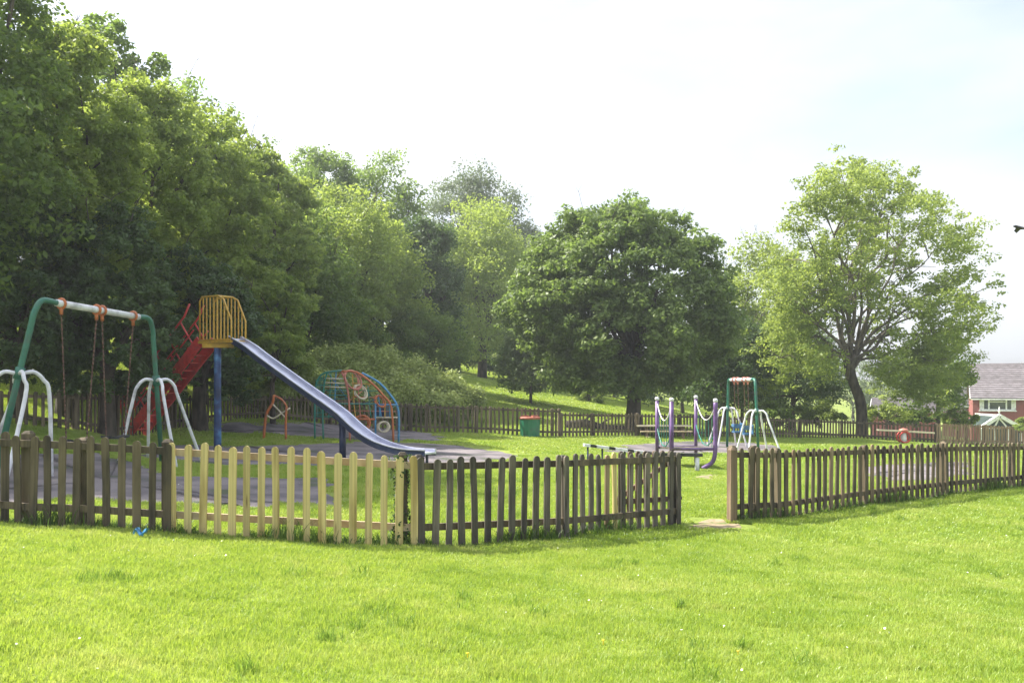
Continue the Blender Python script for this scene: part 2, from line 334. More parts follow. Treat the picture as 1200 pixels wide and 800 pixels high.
sheet('path', [(812,560),(820,557),(836,555),(850,557),(844,562),(826,563)], M['dirt'], 'sandy patch beside the purple bridge', wob=.07, lift=.004)
def inpad(x, y):
    for pts in PADS:
        c = False; j = len(pts)-1
        for i in range(len(pts)):
            xi, yi = pts[i]; xj, yj = pts[j]
            if (yi > y) != (yj > y) and x < (xj-xi)*(y-yi)/(yj-yi)+xi: c = not c
            j = i
        if c: return True
    return False

# ------------------------------------------------------------------ grass (uncountable: geometry-node instances of a small tile)
def blade_arrays(n, half, hmin, hmax, wid, rg, segs=2):
    x = rg.uniform(-half, half, n); y = rg.uniform(-half, half, n); h = rg.uniform(hmin, hmax, n)*(0.75+.5*rg.random(n))
    a = rg.uniform(0, 2*np.pi, n); ln = rg.uniform(.2, .9, n)*h; la = rg.uniform(0, 2*np.pi, n); w_ = wid*rg.uniform(.7, 1.3, n)
    dx, dy = np.cos(a)*w_/2, np.sin(a)*w_/2; lx, ly = np.cos(la)*ln, np.sin(la)*ln; z0 = np.full(n, -.01)
    b0 = np.stack([x-dx, y-dy, z0], 1); b1 = np.stack([x+dx, y+dy, z0], 1)
    m0 = np.stack([x-dx*.8+lx*.35, y-dy*.8+ly*.35, h*.6], 1); m1 = np.stack([x+dx*.8+lx*.35, y+dy*.8+ly*.35, h*.6], 1)
    t = np.stack([x+lx, y+ly, h], 1)
    v = np.stack([b0, b1, m1, m0, t], 1).reshape(-1, 3); i = np.arange(n)*5
    q = np.stack([i, i+1, i+2, i+3], 1); tr = np.stack([i+3, i+2, i+4], 1)
    return v, q, tr
def raw_mesh(name, v, faces_list, mat):
    me = bpy.data.meshes.new(name); me.vertices.add(len(v)); me.vertices.foreach_set('co', np.asarray(v, np.float32).ravel())
    ls = np.concatenate([f.ravel() for f in faces_list]); st = []; tot = []
    s = 0
    for f in faces_list:
        k = f.shape[1]; st.append(s+np.arange(len(f))*k); tot.append(np.full(len(f), k)); s += f.size
    st = np.concatenate(st); me.loops.add(len(ls)); me.loops.foreach_set('vertex_index', ls.astype(np.int32))
    me.polygons.add(len(st)); me.polygons.foreach_set('loop_start', st.astype(np.int32))
    try: me.polygons.foreach_set('loop_total', np.concatenate(tot).astype(np.int32))
    except Exception: pass
    me.materials.append(mat); me.update(calc_edges=True); return me
def scatter_object(name, tile_v, tile_f, pts, mat, label, rg, smin=.85, smax=1.2, anyrot=False):
    npt = len(pts); nt_ = len(tile_v)
    z = GZ(pts[:, :2])
    v = np.concatenate([tile_v, np.stack([pts[:, 0], pts[:, 1], z], 1)])
    me = raw_mesh(name, v, tile_f, mat)
    a = me.attributes.new('is_pt', 'FLOAT', 'POINT'); a.data.foreach_set('value', np.concatenate([np.zeros(nt_), np.ones(npt)]).astype(np.float32))
    rot = np.zeros((nt_+npt, 3), np.float32)
    rot[nt_:, 2] = rg.uniform(0, 6.283, npt) if anyrot else rg.integers(0, 4, npt)*np.pi/2
    e = .25; gx = (GZ(pts[:, :2]+[e, 0])-z)/e; gy = (GZ(pts[:, :2]+[0, e])-z)/e
    # tilt with the slope (expressed in the rotated tile's frame)
    c, s = np.cos(rot[nt_:, 2]), np.sin(rot[nt_:, 2])
    rot[nt_:, 0] = np.arctan(-gx*s+gy*c); rot[nt_:, 1] = -np.arctan(gx*c+gy*s)
    a = me.attributes.new('rot', 'FLOAT_VECTOR', 'POINT'); a.data.foreach_set('vector', rot.ravel())
    sc_ = np.ones((nt_+npt, 3), np.float32); sc_[nt_:, 2] = rg.uniform(smin, smax, npt)*pts[:, 2]
    a = me.attributes.new('scl', 'FLOAT_VECTOR', 'POINT'); a.data.foreach_set('vector', sc_.ravel())
    o = bpy.data.objects.new(name, me); C.objects.link(o); tag(o, label, None, None, 'stuff')
    ng = bpy.data.node_groups.new(name+'_scatter', 'GeometryNodeTree')
    ng.interface.new_socket(name='Geometry', in_out='INPUT', socket_type='NodeSocketGeometry')
    ng.interface.new_socket(name='Geometry', in_out='OUTPUT', socket_type='NodeSocketGeometry')
    gi = ng.nodes.new('NodeGroupInput'); go = ng.nodes.new('NodeGroupOutput'); l = ng.links.new
    sep = ng.nodes.new('GeometryNodeSeparateGeometry'); sep.domain = 'POINT'
    def att(nm, ty):
        q = ng.nodes.new('GeometryNodeInputNamedAttribute'); q.data_type = ty; q.inputs['Name'].default_value = nm; return q.outputs[0]
    cmpn = ng.nodes.new('FunctionNodeCompare'); cmpn.data_type = 'FLOAT'; cmpn.operation = 'GREATER_THAN'
    l(att('is_pt', 'FLOAT'), cmpn.inputs[0]); cmpn.inputs[1].default_value = .5
    l(gi.outputs[0], sep.inputs['Geometry']); l(cmpn.outputs[0], sep.inputs['Selection'])
    ip = ng.nodes.new('GeometryNodeInstanceOnPoints')
    l(sep.outputs['Selection'], ip.inputs['Points']); l(sep.outputs['Inverted'], ip.inputs['Instance'])
    e2r = ng.nodes.new('FunctionNodeEulerToRotation'); l(att('rot', 'FLOAT_VECTOR'), e2r.inputs[0]); l(e2r.outputs[0], ip.inputs['Rotation'])
    l(att('scl', 'FLOAT_VECTOR'), ip.inputs['Scale']); l(ip.outputs[0], go.inputs[0])
    md = o.modifiers.new('scatter', 'NODES'); md.node_group = ng
    return o
rg = np.random.default_rng(3)
def ring_points(d0, d1, step, margin=1.0):
    o = []
    for y in np.arange(d0, d1, step):
        hw = y*.62+margin
        for x in np.arange(-hw, hw, step):
            X0 = x+rg.uniform(-.05, .05)*step; Y0 = y+rg.uniform(-.05, .05)*step
            if not inpad(X0, Y0): o.append((X0, Y0, 1.0))
    return np.array(o)
_v, _q, _t = blade_arrays(2200, .27, .02, .045, .005, rg)
scatter_object('grass', _v, [_q, _t], ring_points(3.5, 11, .5), M['blade'], 'short bright mown grass in the foreground', rg)
_v, _q, _t = blade_arrays(1200, .27, .025, .05, .008, rg)
scatter_object('grass', _v, [_q, _t], ring_points(11, 24, .5), M['blade'], 'mown grass around and inside the fence', rg)
_v, _q, _t = blade_arrays(900, .55, .03, .06, .02, rg)
scatter_object('grass', _v, [_q, _t], ring_points(24, 46, 1.0), M['blade'], 'mown grass towards the far fence', rg)
_v, _q, _t = blade_arrays(1000, 1.1, .04, .08, .05, rg)
fp = ring_points(46, 92, 2.0); fp = fp[(fp[:, 0] > -9) & (fp[:, 0] < 24)]
scatter_object('grass', _v, [_q, _t], fp, M['blade'], 'grass of the sloping field beyond the far fence', rg)

# ------------------------------------------------------------------ fences
def picket_mesh(name, mat, w_=.078, th=.02, seed=0, n=7):
    r = random.Random(seed); rad = w_/2; lean = r.uniform(-.012, .012); nick = r.uniform(-.006, .006)
    prof = [(-rad, 0), (rad, 0), (rad+nick*.4, .5)]
    prof += [(lean+rad*math.cos(math.pi*k/(n-1)), 1-rad+rad*math.sin(math.pi*k/(n-1))*1.05) for k in range(n)]
    prof += [(-rad+nick, .5)]
    m = len(prof); vs = [(x, -th/2, z) for x, z in prof]+[(x, th/2, z) for x, z in prof]
    fs = [tuple(range(m)), tuple(range(2*m-1, m-1, -1))]+[((k+1) % m, k, m+k, m+(k+1) % m) for k in range(m)]
    me = bpy.data.meshes.new(name); me.from_pydata(vs, [], fs); me.materials.append(mat); me.update(); return me
def post_mesh(name, mat, s=.1):
    h = s/2; q = h*.55
    vs = [(-h,-h,0),(h,-h,0),(h,h,0),(-h,h,0),(-h,-h,.97),(h,-h,.97),(h,h,.97),(-h,h,.97),(-q,-q,1),(q,-q,1),(q,q,1),(-q,q,1)]
    fs = [(3,2,1,0)]+[(i, (i+1) % 4, 4+(i+1) % 4, 4+i) for i in range(4)]+[(4+i, 4+(i+1) % 4, 8+(i+1) % 4, 8+i) for i in range(4)]+[(8,9,10,11)]
    me = bpy.data.meshes.new(name); me.from_pydata(vs, [], fs); me.materials.append(mat); me.update(); return me
PK = {k: [picket_mesh('picket', M[m], seed=s) for s in range(3)] for k, m in (('dark','wood_dark'),('grey','wood_grey'),('new','wood_new'),('tan','wood_tan'),('brown','wood_brown'))}
PO = {k: post_mesh('post', M[m]) for k, m in (('dark','wood_dark'),('grey','wood_grey'),('new','wood_new'),('tan','wood_tan'),('brown','wood_brown'))}
def path_at(pts, s):
    for a, b in zip(pts, pts[1:]):
        L_ = math.hypot(b[0]-a[0], b[1]-a[1])
        if s <= L_ or b is pts[-1]:
            t = s/L_ if L_ else 0
            return [a[i]+(b[i]-a[i])*t for i in range(4)], math.atan2(b[1]-a[1], b[0]-a[0])
        s -= L_
def fence(ctrl, kind, label, posts, spacing=.155, rail='wood_dark', group='picket fence runs round the playground', special={}, name='picket_fence', seed=0, jit=.012, railh=.075, postk=None, skip=()):
    """ctrl: (px, y of top, y of bottom, distance)"""
    r = random.Random(seed+len(ctrl))
    pts = []
    for px, yt, yb, d in ctrl:
        p = P(px, yb, d); q = P(px, yt, d); pts.append((p.x, p.y, p.z, q.z))
    tot = sum(math.hypot(b[0]-a[0], b[1]-a[1]) for a, b in zip(pts, pts[1:]))
    root = empty(name, pts[0][:3], label, 'fence', group); O = Vector(root.location)
    n = int(tot/spacing)
    sp = tot/n
    for i in range(n+1):
        if i in skip: continue
        (x, y, z0, z1), a = path_at(pts, min(i*sp, tot-1e-4)); z0 = gz(x, y)-.03
        nrm = Vector((math.sin(a), -math.cos(a), 0))           # towards the camera
        p = Vector((x, y, z0))+nrm*.032-O
        kd = special.get(i, kind)
        inst('picket', r.choice(PK[kd]), root, p, (r.gauss(0, .012), r.gauss(0, jit*.8), a+r.gauss(0, .03)), (r.uniform(.9, 1.12), 1, (z1-z0)*r.uniform(.975, 1.015)))
    # posts and rails
    pp = []
    for t in posts:
        s = t*tot; (x, y, z0, z1), a = path_at(pts, min(s, tot-1e-4)); z0 = gz(x, y)-.05; pp.append((x, y, z0, z1, a))
        nrm = Vector((math.sin(a), -math.cos(a), 0))
        inst('post', PO[postk or (kind if kind != 'new' else 'dark')], root, Vector((x, y, z0))-nrm*.07-O, (0, 0, a), (1, 1, (z1-z0)*r.uniform(.98, 1.03)))
    steps = sorted(set([0.0, 1.0]+list(posts)))
    for hh in ('top', 'low'):
        for s0, s1 in zip(steps, steps[1:]):
            k = max(1, int((s1-s0)*tot/1.9)); mb = MB(O)
            sub = [s0+(s1-s0)*j/k for j in range(k+1)]
            q = []
            for s in sub:
                (x, y, z0, z1), a = path_at(pts, min(s*tot, tot-1e-4)); z0 = gz(x, y); nrm = Vector((math.sin(a), -math.cos(a), 0))
                z = z1-.105 if hh == 'top' else z0+.2
                q.append(Vector((x, y, z)))
            for a_, b_ in zip(q, q[1:]): mb.beam(a_, b_, .04, railh)
            mb.build('rail', M[rail], root)
    return root
# front runs, left to right
fence([(-110,503,604,9.3),(7,507,613,9.5),(100,511,619,9.45),(197,517,624,9.5)], 'dark', 'dark weathered picket fence at the lower left, in front of the near swings', [.02,.43,.66,.99], spacing=.152, seed=1)
fence([(204,518,624,9.52),(260,521,629,9.5),(350,525,635,9.4),(440,531,639,9.5),(485,534,640,9.58)], 'new', 'new yellow picket fence panel between the two dark runs', [.955], spacing=.153, rail='rail_pale', seed=2, jit=.008)
fence([(493,535,641,9.62),(560,535,638,9.9),(650,533,632,10.4),(700,531,624,11.0),(745,529,619,11.5),(793,528,616,12.0)], 'grey', 'grey picket fence running from the yellow panel to the opening', [0.0,.47,1.0], spacing=.153, special={17:'tan',18:'new'}, seed=3)
fence([(859,524,611,12.4),(930,525,604,13.1),(1000,522,594,14.0),(1080,519.5,585,15.0),(1130,518.5,578,15.8),(1200,518,570,16.8),(1290,516,562,18.4)], 'dark', 'long dark picket fence right of the opening', [.005,.045,.09,.29,.5,.7,.87,1.0], spacing=.152, special={8:'tan',14:'brown',16:'brown',21:'brown',25:'brown',37:'brown'}, seed=4)
# gate posts
gp = P(857,611,12.35)
o = inst('gate_post', post_mesh('gate_post', M['wood_brown'], .1), None, (gp.x, gp.y-.02, gz(gp.x, gp.y)-.05), (0, .01, .3), (1, 1, 1.09)); tag(o, 'bare brown wooden gate post right of the opening', 'post')
# gate leaf folded back behind the grey run
def gate():
    a = P(722,531,11.75); b = P(791,530,12.35); a.z = gz(a.x, a.y)+.07; b.z = gz(b.x, b.y)+.07
    root = empty('picket_gate', (b.x, b.y, b.z), 'low picket gate folded open behind the grey fence', 'gate'); O = root.location
    ang = math.atan2(b.y-a.y, b.x-a.x); L_ = (b-a).length; r = random.Random(5)
    nrm = Vector((math.sin(ang), -math.cos(ang), 0))
    for i in range(7):
        p = a.lerp(b, (i+.3)/7)+nrm*.03; inst('picket', r.choice(PK['brown' if i % 3 else 'dark']), root, p-O, (0, r.gauss(0, .01), ang), (1, 1, .92))
    for z in (.25, .78):
        MB(O).beam(a+Vector((0, 0, z)), b+Vector((0, 0, z)), .035, .07).build('rail', M['wood_brown'], root)
    MB(O).beam(a+Vector((0, 0, .26))-nrm*.02, b+Vector((0, 0, .8))-nrm*.02, .03, .06).build('brace', M['wood_brown'], root)
    for z in (.25, .82): MB(O).box(b+Vector((.03, 0, z)), (.18, .012, .04), ang).build('hinge', M['black'], root)
gate()
# far runs
fence([(90,461,507,20.5),(180,463,505,24),(300,464,500,29),(365,464,499,31),(480,473,505,32.5)], 'dark', 'dark picket fence under the trees behind the climbing frame', [0,.12,.3,.45,.62,.8,1.0], spacing=.17, seed=6)
fence([(482,473,505.3,32.5),(560,475.5,508,33),(656,479,511.5,34)], 'dark', 'far picket fence left and right of the green bin', [0,.1,.3,.42,.52,.85,.95,1.0], spacing=.17, seed=7)
fence([(658,483,511.6,34.2),(742,484,511,36),(830,486,512,38)], 'dark', 'far picket fence passing the trunk of the broad tree', [0,.2,.5,.8,1.0], spacing=.17, seed=8)
fence([(832,487,512,38.1),(900,489,513,40),(1000,492.5,514,41.5),(1096,496,519.5,40.6)], 'dark', 'far picket fence under the airy tree', [0,.25,.45,.65,.85,1.0], spacing=.16, seed=9, special={18:'brown',19:'brown'})
fence([(1098,496,520,40.5),(1150,497,521,40.5),(1186,499,522.5,40.5)], 'tan', 'pale brown picket fence in front of the brick house', [0,.4,.63,1.0], spacing=.12, rail='wood_tan', seed=10, postk='dark')
fence([(1188,503,523,40.5),(1290,506,526,41.5)], 'tan', 'lower fence run at the far right edge', [0,.5,1.0], spacing=.16, seed=11, postk='dark')
def left_far():
    fence([(-150,455,513,18.0),(-40,457,511,18.8),(88,460,507,20.4)], 'dark', 'dark picket fence in deep shade behind the near swings', [0,.3,.6,1.0], spacing=.17, seed=12)
left_far()

# ivy on the post between the yellow and the grey run; weeds at the fence foot
def leaf_quads(pos, nrm, size, rg, asp=.55):
    """diamond leaves at pos facing nrm"""
    n = len(pos); nrm = nrm/np.maximum(np.linalg.norm(nrm, axis=1, keepdims=True), 1e-6)
    t = rg.normal(size=(n, 3)); t -= nrm*(t*nrm).sum(1, keepdims=True); t /= np.maximum(np.linalg.norm(t, axis=1, keepdims=True), 1e-6)
    b = np.cross(nrm, t); s = (size*rg.uniform(.6, 1.35, n))[:, None]
    v = np.stack([pos-t*s*.5, pos+b*s*asp*.5+t*s*.08, pos+t*s*.5+nrm*s*.08, pos-b*s*asp*.5+t*s*.08], 1).reshape(-1, 3)
    return v, (np.arange(n)*4)[:, None]+np.arange(4)
def stuff_leaves(name, pos, nrm, size, mat, rg, parent=None, asp=.55):
    v, q = leaf_quads(pos, nrm, size, rg, asp)
    if parent: v = v-np.array(parent.location)
    me = raw_mesh(name, v, [q], mat); o = bpy.data.objects.new(name, me); C.objects.link(o)
    if parent: o.parent = parent
    return o
def ivy():
    b = P(470,638,9.62); z0 = gz(b.x, b.y); root = empty('ivy_plant', (b.x, b.y, z0), 'dark green ivy climbing the post at the right end of the yellow panel', 'ivy')
    r = np.random.default_rng(9); n = 800; h = r.uniform(0, .98, n)**1.15; a = r.uniform(0, 6.28, n); rad = .065+.05*r.random(n)+.03*np.sin(h*9)
    pos = np.stack([b.x+np.cos(a)*rad, b.y+.02+np.sin(a)*rad, z0+h], 1); nr = np.stack([np.cos(a), np.sin(a), .4+0*a], 1)+r.normal(size=(n, 3))*.4
    o = stuff_leaves('foliage', pos, nr, .035, M['leaf_ivy'], r, root, .8); o['kind'] = 'stuff'
    MB(root.location).tube([(b.x, b.y-.02, z0-.02), (b.x+.05, b.y-.06, z0+.4), (b.x-.04, b.y-.03, z0+.8)], .012, 6).build('stem', M['bark'], root)
ivy()
def weeds():
    r = np.random.default_rng(12); lines = [[(-110,9.3),(7,9.5),(100,9.45),(204,9.5),(350,9.4),(485,9.58),(560,9.9),(650,10.4),(745,11.5),(793,12.0)],
        [(859,12.4),(930,13.1),(1000,14.0),(1080,15.0),(1200,16.8),(1290,18.4)]]
    V = []; Q = []; T = []; off = 0
    for ln in lines:
        w_ = [np.array((X(p, d), d)) for p, d in ln]
        for a, b in zip(w_, w_[1:]):
            n = int(np.linalg.norm(b-a)*650)
            v, q, t = blade_arrays(n, .01, .05, .2, .01, r)
            tt = r.random(n); offs = r.normal(0, .07, n)-.03
            dirn = (b-a)/np.linalg.norm(b-a); nr = np.array((dirn[1], -dirn[0]))
            c = a+(b-a)*tt[:, None]+nr*offs[:, None]
            c = c+0; den = np.sin(c[:, 0]*2.3)+np.sin(c[:, 0]*5.1+1)
            z = GZ(c); sc2 = np.clip(.7+.35*den, .25, 1.3)
            v = v.reshape(n, 5, 3); v[:, :, 2] *= sc2[:, None]; v[:, :, 0] += c[:, :1]; v[:, :, 1] += c[:, 1:]; v[:, :, 2] += z[:, None]
            V.append(v.reshape(-1, 3)); Q.append(q+off); T.append(t+off); off += n*5
    me = raw_mesh('weeds', np.concatenate(V), [np.concatenate(Q), np.concatenate(T)], M['weed']); o = bpy.data.objects.new('weeds', me); C.objects.link(o)
    tag(o, 'uncut darker grass and weeds along the foot of the front fences', kind='stuff')
weeds()

def tufts():
    r = np.random.default_rng(44); V = []; Q = []; T = []; off = 0
    for k in range(420):
        y = 4.6+r.random()**.7*13; x = r.uniform(-.6, .6)*y
        if inpad(x, y) or np.sin(x*.9+2)+np.sin(y*1.3+x*.5)+r.normal(0, .8) < .3: continue
        n = int(r.integers(14, 60)); rad = r.uniform(.03, .12); v, q, t = blade_arrays(n, rad, .05, .105, .007, r)
        v = v.copy(); v[:, 0] += x; v[:, 1] += y; v[:, 2] += gz(x, y); V.append(v); Q.append(q+off); T.append(t+off); off += n*5
    me = raw_mesh('grass_tufts', np.concatenate(V), [np.concatenate(Q), np.concatenate(T)], M['tuft']); o = bpy.data.objects.new('grass_tufts', me); C.objects.link(o)
    tag(o, 'longer darker tufts of grass dotted over the foreground lawn', kind='stuff')
tufts()

# ------------------------------------------------------------------ trees
def crown(cen, rad, ncl, nleaf, lsize, mat, seed, parent, name='crown', inner=.22, cl=(.25, .37), sub=14, flat=.8, low=-.75, mask=None, lobe=.6, sr_=(.22, .5)):
    r = np.random.default_rng(seed); cen = np.array(cen); rad = np.array(rad)
    n0 = int(ncl*2/(1-low)); i0 = np.arange(n0)+.5; ph = np.pi*(1+5**.5)*i0+seed; zz = 1-2*i0/n0; q0 = np.sqrt(1-zz*zz)
    d = np.stack([np.cos(ph)*q0, np.sin(ph)*q0, zz], 1)+r.normal(0, .14, (n0, 3)); d /= np.linalg.norm(d, axis=1, keepdims=True); d = d[d[:, 2] > low]
    k = len(d); lob = 1+lobe*(.10*np.sin(3*np.arctan2(d[:, 1], d[:, 0])+seed)+.08*np.sin(5*d[:, 2]+seed*2)+r.normal(0, .05, k))
    f = np.where(r.random(k) < inner, r.uniform(.25, .7, k), r.uniform(.78, .96, k))*lob
    cc = cen+d*f[:, None]*rad; cr = r.uniform(*cl, k)*rad.mean()
    # sub clumps
    sd = r.normal(size=(k*sub, 3)); sd /= np.linalg.norm(sd, axis=1, keepdims=True)
    sc_ = np.repeat(cc, sub, 0)+sd*np.repeat(cr, sub)[:, None]*r.uniform(.35, 1.0, k*sub)[:, None]*np.array([1, 1, flat]); sr = np.repeat(cr, sub)*r.uniform(*sr_, k*sub)
    if mask is not None: kk = mask(sc_); sc_ = sc_[kk]; sr = sr[kk]
    pr = sr**2; pr /= pr.sum(); idx = r.choice(len(sc_), nleaf, p=pr)
    ld = r.normal(size=(nleaf, 3)); ld /= np.linalg.norm(ld, axis=1, keepdims=True); rr = r.random(nleaf)**.45
    pos = sc_[idx]+ld*(rr*sr[idx])[:, None]*np.array([1.15, 1.15, .75])
    nrm = ld*.7+np.array([0, 0, .55])+r.normal(size=(nleaf, 3))*.55
    o = stuff_leaves(name, pos, nrm, lsize, mat, r, parent)
    return cc, cr
def limbs(root, base, top, r0, targets, seed, mat, nmax=16, sep=False, twigs=None):
    r = random.Random(seed); O = root.location; base = Vector(base); top = Vector(top)
    mid = base.lerp(top, .5)+Vector((r.uniform(-.1, .1), r.uniform(-.1, .1), 0))*(top-base).length*.3
    tp = smooth_path([base-Vector((0, 0, .3)), base+(mid-base)*.35, mid, top], 4)
    mb = MB(O); n = len(tp)
    mb.tube(tp, [r0*(1.35 if i == 0 else 1.12-.5*i/n) for i in range(n)], 10)
    tr = mb.build('trunk', mat, root, True)
    tg = list(targets); r.shuffle(tg); lm = MB(O)
    for j, t in enumerate(tg[:nmax]):
        t = Vector(t); a = mid.lerp(top, r.uniform(.3, 1.0)); v = t-a
        m1 = a+v*.45+Vector((r.uniform(-.1, .1), r.uniform(-.1, .1), .12))*v.length
        pth = smooth_path([a, m1, t], 4); rr = r0*r.uniform(.3, .5); q = len(pth)
        b_ = MB(O) if sep else lm
        b_.tube(pth, [max(.02, rr*(1-.85*i/q)) for i in range(q)], 6)
        for _ in range(3):
            s = r.uniform(.4, .85); p = pth[int(s*(q-1))]; e = p+Vector((r.uniform(-1, 1), r.uniform(-1, 1), r.uniform(.1, 1)))*min(v.length*.22, .9)
            b_.tube(smooth_path([p, p.lerp(e, .5)+Vector((0, 0, .1)), e], 3), [rr*.35, rr*.3, rr*.26, rr*.2, rr*.15, rr*.1, .012], 5)
        if sep: b_.build('limb', mat, root, True)
    if not sep and lm.v: lm.build('branches', mat, root, True)
def twigs(root, cc, cr, seed, n=9):
    r = random.Random(seed); order = sorted(range(len(cc)), key=lambda i: -cc[i][2])[:max(6, len(cc)//4)]; mb = MB(root.location)
    for _ in range(n):
        i = r.choice(order); c = Vector(cc[i]); t = c+Vector((r.uniform(-.7, .7), r.uniform(-.3, .3), 1)).normalized()*(cr[i]*r.uniform(1.1, 1.9))
        m = c.lerp(t, .5)+Vector((r.uniform(-.15, .15), 0, .05)); mb.tube(smooth_path([c, m, t], 3), [.02,.018,.015,.013,.01,.008,.005], 4)
        for _k in range(3): p = m.lerp(t, r.random()); mb.tube([p, p+Vector((r.uniform(-.3, .3), r.uniform(-.2, .2), r.uniform(.05, .35)))], [.008, .004], 4)
    mb.build('twigs', M['bark'], root)
def tree(px, ytop, ybot, hw, d, mat, label, nleaf=26000, ls=.13, ncl=40, seed=0, group=None, name='tree', cat='tree', trunk=.22, depth=.9, bark='bark', basepx=None, sep=False, nmax=10, **kw):
    if d < 36 and trunk: kw.setdefault('cl', (.17, .27)); kw.setdefault('sr_', (.2, .4)); ncl = int(ncl*1.5)
    if d > 38 and 'sub' not in kw: kw.update(sub=20, sr_=(.3, .6))
    hw *= 1.08; x = X(px, d); rx = hw/F*d; top = P(px, ytop, d); bot = P(px, ybot, d); rz = (top.z-bot.z)/2; cz = (top.z+bot.z)/2
    bx = X(basepx, d) if basepx else x; g = gz(bx, d); root = empty(name, (bx, d, g), label, cat, group)
    cc, cr = crown((x, d, cz), (rx, rx*depth, rz), ncl, nleaf, ls, M[mat], seed, root, **kw)
    if d < 60 and trunk > .12: twigs(root, cc, cr, seed+5)
    if trunk:
        forkz = max(g+.8, bot.z+.25*rz) if name != 'bush' else g+.3
        limbs(root, (bx, d, g), (bx*.6+x*.4, d, forkz+ (cz-forkz)*.5), trunk, [tuple(c) for c in cc], seed+1, M[bark], nmax, sep)
    return root
WD = 'trees of the wooded bank'
tl = [ # px, ytop, ybot, hw, d, mat, label, leaves, size, clumps
 (-150,-330,480,175,18,'leaf_mid','tall tree just beyond the left edge of the photo, behind the swings',16000,.12,40),
 (-50,-170,440,100,19.5,'leaf_mid','tall broad tree at the top left corner above the near swings',42000,.095,60),
 (75,15,400,80,22.5,'leaf_light','yellow-green tree with open top twigs, second from the left edge',42000,.10,60),
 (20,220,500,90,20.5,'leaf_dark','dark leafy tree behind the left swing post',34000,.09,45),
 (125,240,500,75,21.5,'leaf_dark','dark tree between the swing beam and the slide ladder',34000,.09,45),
 (160,72,420,75,26,'leaf_light','light green tree above the slide ladder',40000,.10,60),
 (235,125,430,75,29,'leaf_light','pale green feathery tree above the slide cage',40000,.11,60),
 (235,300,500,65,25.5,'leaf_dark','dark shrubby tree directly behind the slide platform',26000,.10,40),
 (300,165,440,68,34,'leaf_light','green tree sloping down the ridge right of the slide cage',36000,.12,55),
 (300,285,480,55,31,'leaf_mid','mid green tree behind the upper chute',24000,.11,40),
 (372,178,300,42,62,'leaf_mid','round-topped tree poking above the ridge, left of the skyline dip',16000,.18,30),
 (395,215,440,58,44,'leaf_light','soft green tree above the climbing frame',30000,.14,50),
 (355,250,460,50,39,'leaf_mid','darker tree left of the one above the climbing frame',24000,.13,45),
 (445,193,400,48,66,'leaf_mid','grey-green tree on the skyline left of the bare gap',20000,.19,40),
 (440,262,440,48,48,'leaf_light','leafy tree above the climbing frame on its right side',24000,.15,40),
 (503,246,440,33,52,'leaf_dark','narrow dark tree in front of the bright domed tree',16000,.16,30),
 (565,240,447,62,66,'leaf_light','bright domed tree left of the broad shady tree',34000,.17,55),
 (560,206,400,66,92,'leaf_grey','grey-green tree with sky showing through, highest on the middle skyline',42000,.22,42),
 (620,262,440,40,96,'leaf_grey','distant grey-green tree left of the broad shady tree',14000,.24,30),
 (110,25,330,80,33,'leaf_mid','tall tree filling the skyline behind the second tree from the left',30000,.14,50),
 (215,100,400,85,38,'leaf_mid','tree on the ridge behind the feathery tree',26000,.15,45),
 (290,185,430,70,45,'leaf_dark','dark ridge tree seen between the green tree and the feathery tree',20000,.16,40),
 (340,200,430,60,52,'leaf_mid','ridge tree left of the round-topped one',20000,.17,40),
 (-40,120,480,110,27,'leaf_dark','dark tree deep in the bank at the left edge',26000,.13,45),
 (-270,-330,500,160,17,'leaf_mid','big tree outside the left edge shading the near swings',26000,.12,45),
 (-420,-60,500,150,13,'leaf_mid','second big tree outside the left edge',20000,.12,45),
 (596,350,458,40,84,'leaf_dark','dark tree at the top of the sloping field',16000,.2,34),
 (535,345,450,50,74,'leaf_dark','dark undergrowth tree below the bright domed tree',16000,.18,34),
]
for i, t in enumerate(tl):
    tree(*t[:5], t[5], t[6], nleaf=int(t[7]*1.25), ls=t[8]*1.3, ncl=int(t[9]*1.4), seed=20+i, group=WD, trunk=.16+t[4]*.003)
tree(320,318,480,50,28.5,'leaf_light','light green drooping shrub behind the middle of the chute', nleaf=22000, ls=.11, ncl=34, seed=50, name='shrub', cat='shrub', trunk=.1, group='shrubs at the foot of the bank')
tree(495,362,450,48,47,'leaf_mid','rounded green bush above the brambles', nleaf=20000, ls=.14, ncl=34, seed=51, name='bush', cat='bush', trunk=.1, group='shrubs at the foot of the bank')
tree(435,385,455,50,44,'leaf_mid','low bush left of the rounded bush', nleaf=14000, ls=.13, ncl=28, seed=52, name='bush', cat='bush', trunk=.1, group='shrubs at the foot of the bank')
tree(690,446,476,20,58,'leaf_light','small light bush on the sloping field beneath the broad tree', nleaf=4000, ls=.15, ncl=14, seed=53, name='bush', cat='bush', trunk=.06, group='shrubs on the field')
